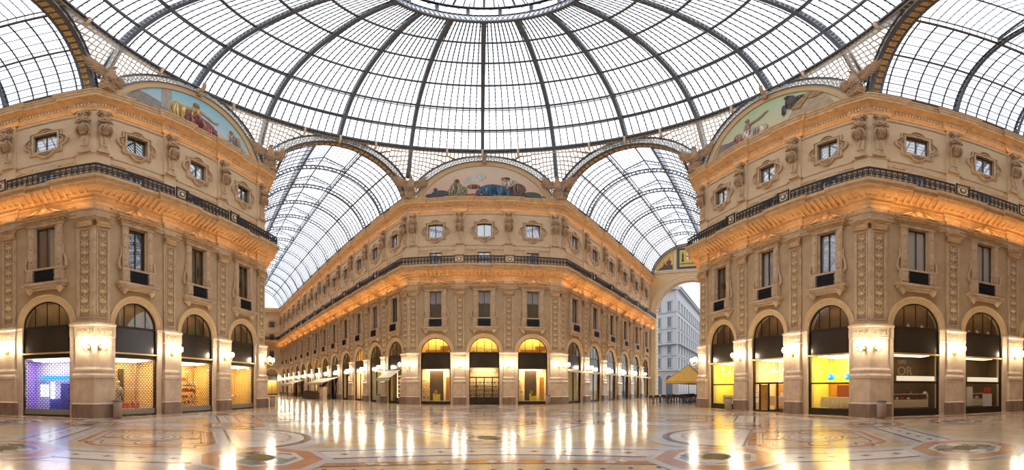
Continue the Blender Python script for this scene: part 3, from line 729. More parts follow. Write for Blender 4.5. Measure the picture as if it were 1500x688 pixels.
for f in (FC, FL, FR, AL, AR, BL, BR):
    t = thing('iron_railing', f.M, f'black ornamental iron balcony railing along the {f.title}', 'railing', 'iron balcony railings')
    ps = sorted(f.piers); cuts = [f.x0 - 1.2 * math.tan(f.t0 / 2) if f.t0 else f.x0] + ps + [f.x1 + 1.2 * math.tan(f.t1 / 2) if f.t1 else f.x1]
    for i in range(len(cuts) - 1):
        a = cuts[i] + (.5 if i else (.02 if f.t0 else 0)); c = cuts[i + 1] - (.5 if i < len(cuts) - 2 else .02)
        L = round(c - a, 2)
        if L not in RP: RP[L] = rail_panel_mesh(L).mesh('railing_panel', ironB)
        ob('railing_panel', RP[L], t, Matrix.Translation(((a + c) / 2, 0, 0)))
    for p in ps:
        o = ob('railing_post', post_m, t, Matrix.Translation((p, -.14, 0))); ob('crest', crest_m, o)
    for p in ps:
        if f in (BL, BR) and abs(p) > 12: continue
        z = thing('caryatid_statue', f.M @ Matrix.Translation((p, -.13, 0)), f'stone herm above the {between(f, p)}', 'statue', 'stone caryatids along the attic')
        ob('herm_figure', cary, z); ob('herm_pedestal', cary_p, z); ob('abacus', cary_a, z)
        sconce(f.M @ Matrix.Translation((p, -.27, 0)), f'two-globe brass sconce on the {between(f, p)}')
    ps2 = []
    if f.t0: ps2.append((f.x0 + .5, 'left'))
    if f.t1: ps2.append((f.x1 - .5, 'right'))
    for x, sd in ps2:
        if f.arm: sd = 'octagon corner'; wd = f'at the octagon end of the {f.title}'
        else: wd = f'at the {sd} corner of the {f.title}'
        z = thing('caryatid_statue', f.M @ Matrix.Translation((x, -.13, 0)), f'stone herm of the corner pair {wd}', 'statue', 'stone caryatids along the attic')
        ob('herm_figure', cary, z); ob('herm_pedestal', cary_p, z); ob('abacus', cary_a, z)
# corner sconces straddling the arris
def corner_sconce(f, x, t, words):
    h = t / 2; M = f.M @ M4((x + .3 * math.tan(h), -.27, 0), h) @ Matrix.Translation((0, -.02, 0))
    z = thing('wall_sconce', M, f'brass two-globe sconce on the corner pier {words}', 'wall lamp', 'globe wall sconces on the piers')
    for sg in (-1, 1):
        hb = MB(); hb.ell((sg * .35, 0, 4.0), (.08, .06, .2), 8, 5); hb.tube([(sg * .35, -.03, 3.95), (sg * .45, -.25, 3.75), (sg * .62, -.38, 3.78), (sg * .70, -.40, 3.98)], [.03, .03, .026, .024], 6); hb.lathe([(.03, 0), (.085, .03), (.1, .07)], (sg * .70, -.40, 3.98), 10)
        ob('bracket', hb, z, None, brass); ob('globe', sc_g, z, Matrix.Translation((sg * .70, -.40, 4.22)))
corner_sconce(FC, FC.x1, FC.t1, 'right of the centre block')
corner_sconce(AL, 0, AL.t1, 'left of the centre block')
corner_sconce(BL, 0, BL.t1, 'at the near end of the left block'); corner_sconce(FL, FL.x1, FL.t1, 'at the far end of the left block')
corner_sconce(HR, 0, HR.t1, 'at the far end of the right block'); corner_sconce(FR, FR.x1, FR.t1, 'at the near end of the right block')
# ------------------------------------------------------------------ shop fronts
def shop(f, i, kind):
    x = f.wins[i]; pw = pos_words(f, i); M = f.M @ Matrix.Translation((x, 0, 0)); rnd = random.Random(i + hash(f.key) % 7 if 0 else i + len(f.key))
    G = 'shop fronts under the arches'
    global GM
    def gm(l): 
        global GM; GM = (M, l, 'shop in the ' + pw)
    if kind in ('displayL', 'displayR'):
        t = shop_base(M, 'display', f'bright shop window with a brown backdrop and yellow boxes, {pw}', G)
        room(t, .0, 3.9, 2.2, cream, cream, tilew, cream); lampstrip(t, 3.7, 9, WARM, .35, 1.9)
        b = MB(); b.box(-.75 if kind == 'displayL' else -.75, .72 if kind == 'displayL' else .55, .9, 1.0, .35, 3.6); o = ob('backdrop', b, t, None, brownp)
        for k, h in enumerate((.75, .62, .70, .7)):
            b = MB(); x_ = -.35 + k * .2 + (.1 if kind == 'displayR' else 0); hh = h * (1 if kind == 'displayL' or k == 0 else .75); b.box(x_, x_ + .16, .5, .7, .36, .36 + hh); b.box(x_ - .006, x_ + .166, .494, .706, .36 + hh * .8, .36 + hh); b.tube([(x_ + .05, .6, .36 + hh), (x_ + .06, .6, .42 + hh), (x_ + .10, .6, .42 + hh), (x_ + .11, .6, .36 + hh)], .008, 4)
            tag(ob('gift_box', b, None, M, yelm), f'{ORD[k]} yellow box from the left in the {"left" if kind == "displayL" else "right"} bright window of the centre block', 'box', 'yellow boxes in the centre block windows')
        b = MB(); b.tube([(-.05 + .13 * math.cos(a), .6, 1.3 + .15 * math.sin(a)) for a in [i * PI / 5 for i in range(10)]], .02, 5, closed=True); b.tube([(-.05, .6, 1.15), (-.05, .75, .9), (-.05, .9, .9)], .012, 4); ob('gold_hoop', b, t, None, yelm)
        b = MB(); gm([shelfm, bagm, bagr]); shelves(b, -1.75, -.85, 2.1, [.6, 1.2, 1.8, 2.4]); goods(b, -1.7, -.9, 2.1, [.6, 1.2, 1.8, 2.4], rnd, [1, 2]); ob('display_shelf', b, t, None, shelfm); b = MB(); b.box(.95, 1.45, 1.3, 1.4, .3, 2.9); ob('timber_panel', b, t, None, orw)
        b = MB(); b.box(-1.48, 1.48, .16, .19, .34, .40); b.box(-1.48, -1.42, .16, .19, .4, 3.7); b.box(1.42, 1.48, .16, .19, .4, 3.7); b.box(-1.42, 1.42, .16, .19, 3.64, 3.7); ob('lit_frame', b, t, None, mat('cream_trim', (.9, .8, .6), .5))
        people_free_fanlight(t, gold_w, 8, YEL); b = MB(); b.box(-1.2, 1.2, .9, 1.0, ZS + .02, ZS + .4); b.box(.4, 1.5, .85, .9, ZS + .3, ZS + .8); ob('upper_furniture', b, t, None, orw)
    elif kind == 'door':
        t = shop_base(M, 'door', f'dark glazed shop door with lit shelves of bags behind, {pw}', G)
        room(t, .0, 3.9, 1.6, cream, cream, brownp, brownp); lampstrip(t, 3.6, 5, WARM, .5, 1.3)
        b = MB(); zs = [.8, 1.28, 1.74, 2.2]; gm([shelfm, bagm, bagr]); shelves(b, -1.7, 1.7, 1.5, zs); goods(b, -1.6, 1.6, 1.5, zs, rnd, [1, 1, 2], .25); ob('bag_shelves', b, t, None, [shelfm, bagm, bagr])
        people_free_fanlight(t, gold_w, 9, YEL); b = MB(); gm([whitem, bagr]); shelves(b, -1.3, 1.3, 1.2, [ZS + .1, ZS + .5]); goods(b, -1.3, 1.3, 1.2, [ZS + .1, ZS + .5], rnd, [0, 1], .2); ob('upper_shelves', b, t, None, [whitem, bagr])
    elif kind.startswith('grille'):
        v = kind[7:]; desc = {'blue': 'blue and violet lit interior', 'mannequin': 'cream lit interior with a mannequin', 'goods': 'golden interior stacked with goods', 'gold': 'golden interior with a hanging lamp'}[v]
        t = shop_base(M, 'grille', f'closed grille over a {desc}, {pw}', G)
        ob('grille', gril, t); ob('gilt_ledge', ledge_m, t)
        b = MB(); b.box(-1.49, 1.49, .07, .12, .0, .42)
        for z in (.1, .2, .3): b.box(-1.49, 1.49, .05, .07, z, z + .05)
        ob('grille_foot', b, t, None, mat('grey_shutter', (.28, .26, .23), .5, metal=.3))
        if v == 'blue':
            room(t, 0, 3.5, 2.6, violw, mat('pale_violet_wall', (.62, .58, .85), .6), tilew, cream); lampstrip(t, 3.45, 7, (.80, .80, 1), .6, 2.2)
            b = MB(); b.box(-1.5, 1.6, 2.3, 2.35, 2.25, 2.5); ob('blue_light_bar', b, t, None, emis('cyan_bar', (.02, .45, 1), 2.2))
            b = MB(); b.box(-1.1, -.5, 1.5, 1.55, 1.15, 1.95); b.box(-.45, -.15, 1.7, 1.75, 1.0, 2.1); ob('screen', b, t, None, emis('shop_screen', (.85, .9, 1), 3))
            b = MB(); b.box(-.6, .1, 1.9, 2.2, .1, 1.0); b.box(.3, .75, 1.6, 2.0, .1, 2.0); ob('counter', b, t, None, bluew)
            b = MB(); b.box(1.1, 1.6, 1.6, 2.0, .1, 2.0); ob('cabinet', b, t, None, mat('magenta_panel', (.55, .05, .25), .6))
        else:
            room(t, 0, 3.5, 2.4, gold_w, mat('tan_wall', (.60, .44, .24), .6) if v == 'mannequin' else gold_w, tilew, cream); lampstrip(t, 3.45, 7 if v == 'mannequin' else 9, WARM, .4, 2.0)
            b = MB(); gm([shelfm, bagr, redm, whitem])
            if v == 'mannequin':
                b.loft([[(-.75 + rx * math.cos(a), .9 + ry * math.sin(a), z) for a in [2 * PI * k / 12 for k in range(12)]] for z, rx, ry in ((1.2, .16, .11), (1.35, .14, .1), (1.6, .2, .12), (1.75, .22, .11), (1.82, .08, .07), (1.9, .06, .06))], smooth=True, cap=True)
                b.ell((-.75, .9, 2.02), (.1, .12, .14), 10, 8)
                for sg in (-1, 1): b.tube([(-.75 + sg * .08, .9, 1.2), (-.75 + sg * .1, .9, .75), (-.75 + sg * .1, .9, .32)], [.09, .065, .05], 8); b.tube([(-.75 + sg * .22, .9, 1.72), (-.75 + sg * .29, .88, 1.4), (-.75 + sg * .27, .82, 1.12)], [.06, .05, .04], 7)
                ob('mannequin', b, t, None, whitem)
                b = MB(); b.box(-1.3, 1.3, .7, 2.0, .2, .32); goods(b, -.3, 1.3, 1.6, [.32, .5], rnd, [1, 2], .1, .35); b.box(.1, .5, 2.2, 2.3, .3, 3, 1); b.box(.9, 1.0, 1.4, 1.5, .3, 3.3, 3); ob('display_plinth', b, t, None, [shelfm, bagm, whitem, orw])
            elif v == 'goods':
                shelves(b, -.9, 1.1, 1.5, [.5, .95, 1.4, 1.85]); goods(b, -.85, 1.0, 1.5, [.5, .95, 1.4, 1.85], rnd, [1, 2, 3], .06, .34)
                goods(b, -.85, .2, 1.5, [2.2], rnd, [1, 2], .04, .4); b.tube([(.2, 1.2, 2.0), (.2, 1.2, 3.0), (.8, 1.2, 3.0), (.8, 1.2, 2.0)], .03, 6, m=1); b.box(-.1, .9, 1.1, 1.3, 1.95, 2.05, 3); ob('stacked_shelves', b, t, None, [shelfm, bagr, redm, whitem])
            else:
                b.box(-1.2, 1.2, 1.0, 1.3, .9, .96); goods(b, -1.1, .9, 1.3, [.96], rnd, [1, 2, 3], .05, .25); ob('counter', b, t, None, [shelfm, redm, bagm, whitem])
                b = MB(); b.tube([(-.5, 1.2, 3.4), (-.5, 1.2, 2.7)], .02, 5)
                for k in range(5): b.ell((-.5 + .2 * math.cos(k * 1.257), 1.2 + .2 * math.sin(k * 1.257), 2.6), (.07, .07, .09), 8, 5)
                ob('hanging_lamp', b, t, None, emis('small_lamp', (1, .85, .55), 10))
        people_free_fanlight(t, curt, 1.2, WARM)
        if f is FL or f is BL: plant(t, .1 if v != 'gold' else 1.0, ZS + .1, n=26 if v == 'goods' else 14, r=.55 if v == 'goods' else .38)
    elif kind in ('cafe', 'cafe_door', 'cafe_lamps'):
        desc = {'cafe': 'yellow lit cafe window with an orange timber dado', 'cafe_door': 'glazed cafe entrance with bronze doors', 'cafe_lamps': 'yellow restaurant window with coloured globe lamps'}[kind]
        t = shop_base(M, 'cafe_door' if kind == 'cafe_door' else 'cafe', desc + ', ' + pw, G); ob('gilt_ledge', ledge_m, t)
        wl = yelw if kind != 'cafe_door' else cream
        room(t, 0, 3.9, 3.0, wl, wl, tilew, cream); lampstrip(t, 3.8, 7 if kind != 'cafe_door' else 6, YEL if kind != 'cafe_door' else WARM, .6, 2.6)
        b = MB(); b.box(-1.85, 1.85, 2.85, 2.95, .1, 2.0); b.box(-1.4, 1.4, 1.2, 1.5, .4, 1.1, 1)
        if kind == 'cafe_lamps':
            b.box(-.5, 1.8, 1.8, 2.2, .3, 1.9, 2)
            for k in range(9): b.lathe([(.04, 0), (.05, .2), (.03, .4), (.03, .5)], (-1.2 + k * .28, .9, .45), 8, 1)
        ob('timber_fittings', b, t, None, [orw, shelfm, mat('dark_red_seat', (.30, .07, .04), .5)])
        if kind == 'cafe_lamps':
            for k, (cx, c) in enumerate(((-.45, (.02, .45, .8)), (.2, (1, .8, .05)), (.85, (.02, .45, .8)))):
                b = MB(); b.ell((cx, 1.0, 2.45), (.26, .26, .24), 14, 10); b.tube([(cx, 1, 2.68), (cx, 1, 3.8)], .012, 4); ob('globe_pendant', b, t, None, mat(f'coloured_globe_{k % 2}', c, .2, emit=c, est=.9))
                b = MB(); b.ell((cx, .72, 2.45), (.06, .06, .06), 8, 6); ob('pendant_bulb', b, t, None, emis('small_lamp', (1, .85, .55), 10))
        else:
            for cx, cz in ((-.9, 3.1), (.1, 3.1), (.8, 2.9), (-.3, 2.2)):
                b = MB(); b.ell((cx, 1.6, cz), (.09, .09, .09), 8, 6); b.tube([(cx, 1.6, cz + .08), (cx, 1.6, 3.8)], .01, 4); ob('pendant_bulb', b, t, None, emis('small_lamp', (1, .85, .55), 10))
        if kind == 'cafe_door':
            b = MB(); b.box(-.88, -.12, .15, .2, .15, 1.95); ob('door_panel', b, t, None, orw)
            for (xa, za) in ((-1.38, .65), (-1.38, 1.05), (-1.38, 1.42), (1.1, 1.1)):
                b = MB(); b.box(xa, xa + .28, .12, .13, za, za + .3); ob('notice', b, t, None, whitem)
        people_free_fanlight(t, brnp2, 1.5, WARM)
    elif kind == 'dark':
        t = shop_base(M, 'dark', ('dark window with faint letters over a white band, ' if i == 0 else 'dark window with a red display and white band, ') + pw, G)
        room(t, 0, 3.9, 2.4, brownp, brownp, brownp, brownp); lampstrip(t, 3.8, 1.6, WARM, .6, 1.8); ob('gilt_ledge', ledge_m, t)
        b = MB(); b.box(-1.3, 1.3, .10, .13, 2.14, 2.44); ob('sign_band', b, t, None, mat('white_sign', (.85, .80, .68), .6, emit=(1, .9, .7), est=.35))
        b = MB(); gm([shelfm, redm, whitem, bagm]); b.box(-1.3, 1.3, 1.0, 1.3, .45, .95, 0); b.box(-1.2, 1.3, .98, 1.22, 1.29, 1.33, 0); b.box(-1.25, -1.2, 1.0, 1.2, .95, 1.33, 0); b.box(1.25, 1.3, 1.0, 1.2, .95, 1.33, 0); goods(b, -1.0, 1.2, 1.2, [.95, 1.3], rnd, [1, 2, 3], .5, .2)
        if i == 1 or f.wins[i] > 5: b.box(.5, 1.05, .6, .75, 1.3, 1.75, 1); b.box(.45, 1.1, .55, .8, .42, 1.3, 2); b.box(-.9, -.4, .8, .9, .45, 1.8, 2); b.tube([(.6, .67, 1.75), (.78, .67, 2.0), (.96, .67, 1.75)], .015, 5, m=1)
        ob('display_goods', b, t, None, [shelfm, redm, whitem, bagm])
        if abs(x) < 5:
            cu = bpy.data.curves.new('shop_letters', 'FONT'); cu.body = 'OR'; cu.size = .72; cu.extrude = .006; cu.materials.append(mat('letter_paint', (.32, .24, .13), .4)); ob('shop_letters', text_mesh(cu), t, Matrix.Translation((-1.25, .13, 2.5)) @ Matrix.Rotation(PI / 2, 4, 'X'))
            cu = bpy.data.curves.new('shop_letters', 'FONT'); cu.body = 'oo'; cu.size = .5; cu.extrude = .006; cu.materials.append(mat('letter_paint', (.32, .24, .13), .4)); ob('shop_letters', text_mesh(cu), t, Matrix.Translation((-1.2, .13, 3.2)) @ Matrix.Rotation(PI / 2, 4, 'X'))
        people_free_fanlight(t, brnp2, 1.2, WARM)
        gm([redm, whitem]); goods(None, -1.2, 1.2, .8, [ZS + .02], rnd, [0, 1], .5, .45)
    else:
        v = kind[4:]
        desc = {'lit': 'brightly lit narrow shop window', 'shut': 'dark closed shop front', 'curt': 'tall cream curtained shop front', 'shelf': 'dark shop front with glowing shelves'}[v]
        t = shop_base(M, 'arm', f'{desc}, {pw}', G)
        if v == 'lit': room(t, 0, 3.9, 2, cream, cream, tilew, cream); lampstrip(t, 3.8, 9, WARM)
        elif v == 'curt':
            room(t, 0, 3.9, 1.2, cream, cream, tilew, cream); lampstrip(t, 3.85, 2.5, WARM, .5, 1.0); b = MB(); n = 24
            for k in range(n): b.quad((-1.45 + k * 2.9 / n, .4 + .03 * (k % 2), .1), (-1.45 + (k + 1) * 2.9 / n, .4 + .03 * ((k + 1) % 2), .1), (-1.45 + (k + 1) * 2.9 / n, .4 + .03 * ((k + 1) % 2), 3.8), (-1.45 + k * 2.9 / n, .4 + .03 * (k % 2), 3.8))
            ob('curtain', b, t, None, mat('cream_curtain', (.75, .66, .42), .8))
        elif v == 'shelf':
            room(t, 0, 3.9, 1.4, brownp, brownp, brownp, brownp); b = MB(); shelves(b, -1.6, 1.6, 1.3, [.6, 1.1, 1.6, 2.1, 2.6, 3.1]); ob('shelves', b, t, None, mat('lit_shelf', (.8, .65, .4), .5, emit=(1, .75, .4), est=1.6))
        else: room(t, 0, 3.9, 1.2, brownp, brownp, brownp, brownp)
        people_free_fanlight(t, gold_w if v == 'lit' else curt, 6 if v == 'lit' else 1.6, WARM)
    return t
shop(FC, 0, 'displayL'); shop(FC, 1, 'door'); shop(FC, 2, 'displayR')
shop(FL, 0, 'grille_mannequin'); shop(FL, 1, 'grille_goods'); shop(FL, 2, 'grille_gold'); shop(BL, 3, 'grille_blue')
shop(FR, 0, 'cafe'); shop(FR, 1, 'cafe_door'); shop(FR, 2, 'cafe_lamps')
shop(BR, 0, 'dark'); shop(BR, 1, 'dark'); shop(BR, 2, 'arm_shut'); shop(BL, 2, 'arm_shut')
pat = ['shelf', 'curt', 'lit', 'shelf', 'shut', 'shut', 'lit', 'curt', 'shut', 'curt', 'lit', 'shut', 'curt']
for k in range(13): shop(AL, 12 - k, 'arm_' + pat[k])
for k in range(6): shop(AR, k, 'arm_curt' if k != 3 else 'arm_shut')
for f in (FC, FL, FR, AL, AR, BL, BR, HL, HR, ):
    for z, y, P_, c in ((12.95, -.55, 7.0, (1, .50, .16)), (15.0, -.40, 6.0, (1, .62, .28)), (21.56, -.42, 3.5, (1, .50, .16))):
        L = f.x1 - f.x0 - .4; l = bpy.data.lights.new('cornice_strip_light', 'AREA'); l.shape = 'RECTANGLE'; l.size = L; l.size_y = .12; l.energy = P_ * L * (1.1 if f.arm and z < 20 else .5); l.color = c
        o = bpy.data.objects.new('cornice_strip_light', l); C.objects.link(o); o.matrix_world = f.M @ Matrix.Translation(((f.x0 + f.x1) / 2, y, z)) @ Matrix.Rotation(PI, 4, 'X')
#@@PART2
# ------------------------------------------------------------------ end wall of the left gallery
WL = 15.33; WR = 15.07; WB = 14.31
eM = AL.M @ Matrix.Translation((-LEN_L, 0, 0))
EL = mkface('left_gallery_end', 'left gallery end wall', (eM.translation.x, eM.translation.y), AL.rz + PI / 2, -WL, 0, [-12.6, -7.67, -2.7], [-10.1, -5.2], 0, 0, True)
build_face(EL, None)
for i, x in enumerate(EL.wins):
    M = EL.M @ Matrix.Translation((x, 0, 0)); pw = ['left', 'middle', 'right'][i] + ' bay of the left gallery end wall'
    t = thing(wname(), M, f'pedimented window with dark panes, {pw}', 'window', None, 'structure'); ob('surround', surr, t); ob('pediment', pedi, t); ob('sash', sashM, t); ob('pane', paneM, t); ob('backing', bkM, t)
    t = thing(wname(), M, f'square attic window in a lobed frame, {pw}', 'window', None, 'structure'); ob('surround', quatre, t); ob('sash', sashA, t); ob('pane', paneA, t); ob('backing', bkA, t)
    t = thing(wname(), M, f'low balcony window behind the railing, {pw}', 'window', None, 'structure'); ob('surround', mezz, t); ob('sash', sashZ, t); ob('pane', paneZ, t); ob('backing', bkZ, t)
    t = shop_base(M, 'arm', f'golden lit shop front, {pw}', 'shop fronts under the arches'); room(t, 0, 3.9, 1.6, gold_w, gold_w, tilew, cream); lampstrip(t, 3.8, 9, WARM, .5, 1.3); people_free_fanlight(t, curt, 2, WARM)
t = thing('iron_railing', EL.M, 'black ornamental iron balcony railing along the left gallery end wall', 'railing', 'iron balcony railings')
for k in range(3): ob('railing_panel', RP[round(RP and list(RP)[0], 2)], t, Matrix.Translation((EL.wins[k], 0, 0)))
# plain closing walls: behind the camera, the ends of the rear galleries, tops
def plain_wall(name, M, x0, x1, z0=0, z1=30, m=plA):
    b = MB(); b.box(x0, x1, 0, .3, z0, z1); return tag(ob(name, b, None, M, m), kind='structure')
plain_wall('wall_rear', M4((0, -19.6, 0), PI), -8.2, 8.2, 0, 23.4)
plain_wall('wall_rear_left', BL.M @ M4((0, -WB, 0), PI), 0, 22, 0, 24.1)
plain_wall('wall_rear_right', BR.M @ M4((0, -WB, 0), PI), -22, 0, 0, 24.1)
plain_wall('wall_left_rear_gallery_end', BL.M @ M4((-20.3, -WB / 2, 0), PI / 2), -8, 8, 0, 24.1)
plain_wall('wall_right_rear_gallery_end', BR.M @ M4((20.3, -WB / 2, 0), -PI / 2), -8, 8, 0, 24.1)
# ------------------------------------------------------------------ end wall of the right gallery with the tall arch
RM = AR.M @ M4((LEN_R, 0, 0), -PI / 2)
OH = 6.45; OC = 15.75; cx = WR / 2
b = MB(); n = 30
A = arc(cx, OC, OH, PI, 0, n); VC = 22.4; VR = 7.62
def topz(x): d = abs(x - cx); return VC + math.sqrt(max(0.0, VR * VR - d * d)) if d < VR else 23.9
for y in (0, 1.6):
    for x0, x1 in ((0, cx - OH), (cx + OH, WR)): b.quad((x0, y, 0), (x1, y, 0), (x1, y, 23.9), (x0, y, 23.9))
    for i in range(n):
        (xa, za), (xb, zb) = A[i], A[i + 1]
        b.quad((xa, y, za), (xb, y, zb), (xb, y, topz(xb)), (xa, y, topz(xa)))
b.loft([[(x, 0, z) for x, z in [(cx - OH, 0)] + A + [(cx + OH, 0)]], [(x, 1.6, z) for x, z in [(cx - OH, 0)] + A + [(cx + OH, 0)]]], closed_ring=False, m=1)
wr = tag(ob('wall_right_gallery_end', b, None, RM, [mat('gallery_end_plaster', (.66, .50, .28), .8, noise=(.56, .40, .2)), stone]), kind='structure', label='ochre end wall of the right gallery with a tall open arch')
b = MB(); rings = []
for i in range(n + 1):
    a = PI - PI * i / n; c, s_ = math.cos(a), math.sin(a); rings.append([(cx + r * c, y, OC + r * s_) for r, y in ((OH - .02, .1), (OH - .02, -.12), (OH + .3, -.12), (OH + .32, -.2), (OH + .8, -.2), (OH + .84, -.3), (OH + 1.05, -.3), (OH + 1.06, 0))])
b.loft(rings, closed_ring=False)
for sg in (-1, 1):
    x0 = cx + sg * OH
    a, c = sorted((x0, x0 + sg * 1.05)); b.box(a, c, -.2, .1, 0, OC - .4); b.box(a - .05, c + .05, -.3, .1, OC - .4, OC); b.box(a - .05, c + .05, -.3, .1, 0, 1.2)
    for k in range(18): b.box(min(x0, x0 - sg * .04), max(x0, x0 - sg * .04), .2, 1.4, 1.6 + k * .75, 2.1 + k * .75)
for k in range(1, 29):
    a = PI * k / 29; c, s_ = math.cos(a), math.sin(a); b.bar((cx + (OH - .03) * c, .2, OC + (OH - .03) * s_), (cx + (OH - .03) * c, 1.4, OC + (OH - .03) * s_), .06, .34, up=(c, 0, s_))
b.box(.2, WR - .2, -.14, 0, 23.9, 24.25); b.box(.1, WR - .1, -.24, 0, 24.25, 24.45)
for xx in (cx - 2.95, cx + 2.55): b.box(xx, xx + .4, -.15, 0, 24.45, 28.6)
rings = []
for i in range(25):
    a = R_(168) - R_(156) * i / 24; c, s_ = math.cos(a), math.sin(a); rings.append([(cx + r * c, y, VC + r * s_) for r, y in ((VR - .75, 0), (VR - .75, -.14), (VR - .1, -.14), (VR - .1, 0))])
b.loft(rings, closed_ring=False)
ob('arch_surround', b, wr, None, stoneL)
# mosaics above the arch
t = thing('heraldic_mosaic', RM @ Matrix.Translation((cx, 0, 0)), 'gold mosaic panel with a red cross shield and blue border above the tall arch', 'mosaic')
navy = mat('navy_mosaic', (.025, .06, .12), .4); goldm = mat('gold_mosaic', (.72, .50, .10), .35, noise=(.55, .38, .08), nscale=10); bl = mat('black_mosaic', (.05, .045, .04), .5)
b = MB(); b.box(-2.35, 2.35, -.06, 0, 24.55, 28.9); ob('border', b, t, None, navy); b = MB(); b.box(-1.85, 1.85, -.08, -.06, 25.0, 28.5); ob('ground', b, t, None, goldm)
b = MB(); b.box(-.55, .55, -.10, -.08, 26.3, 27.9); o = ob('shield', b, t, None, mat('white_mosaic', (.75, .7, .6), .5))
b = MB(); b.box(-.12, .12, -.12, -.10, 26.3, 27.9); b.box(-.55, .55, -.12, -.10, 27.0, 27.24); ob('red_cross', b, o, None, mat('red_mosaic', (.45, .03, .03), .5))
b = MB()
for sg in (-1, 1): b.lathe([(.02, 26.0), (.22, 26.1), (.14, 26.8), (.2, 27.3), (.06, 27.9), (.02, 28.1)], (sg * 1.25, -.08, 0), 6)
for k in range(9): b.tube([(-1.5 + k * .37 + .15 * math.cos(a), -.09, 25.5 + .22 * math.sin(a)) for a in [j * .8 for j in range(6)]], .05, 4)
ob('black_ornament', b, t, None, bl)
# side pictures
skinm = mat('mosaic_flesh', (.42, .25, .15), .6); maroon = mat('mosaic_maroon', (.20, .04, .06), .6); dgreen = mat('mosaic_dark_green', (.05, .08, .07), .6)
for sg, nm in ((-1, 'left'), (1, 'right')):
    t = thing('figure_mosaic', RM @ Matrix.Translation((cx, 0, 0)), f'gold spandrel mosaic with seated figures, {nm} of the red cross panel', 'mosaic')
    pts = [(sg * 3.1, 24.55), (sg * 6.3, 24.55)] + [(sg * (3.1 + 3.2 * (1 - k / 8)), min(VC + math.sqrt(6.75 ** 2 - (3.1 + 3.2 * (1 - k / 8)) ** 2) - .1, 28.3)) for k in range(9)]
    b = MB(); b.prism(pts, -.05, 0); ob('ground', b, t, None, goldm)
    b = MB(); b.prism([(sg * 3.15, 24.6), (sg * 6.1, 24.6), (sg * 5.7, 24.95), (sg * 4.6, 25.5), (sg * 3.2, 25.6)], -.07, -.05); ob('dark_robes', b, t, None, dgreen)
    b = MB(); b.ell((sg * 3.9, -.06, 26.1), (.5, .03, .6)); b.ell((sg * 4.7, -.06, 25.4), (.4, .03, .5)); ob('maroon_robes', b, t, None, maroon)
    b = MB(); b.ell((sg * 3.85, -.08, 27.0), (.22, .03, .3)); b.ell((sg * 4.9, -.08, 26.1), (.18, .03, .25)); b.ell((sg * 5.5, -.08, 25.3), (.16, .03, .2)); b.bar((sg * 4.1, -.08, 26.4), (sg * 4.7, -.08, 26.2), .03, .14); ob('figures', b, t, None, skinm)
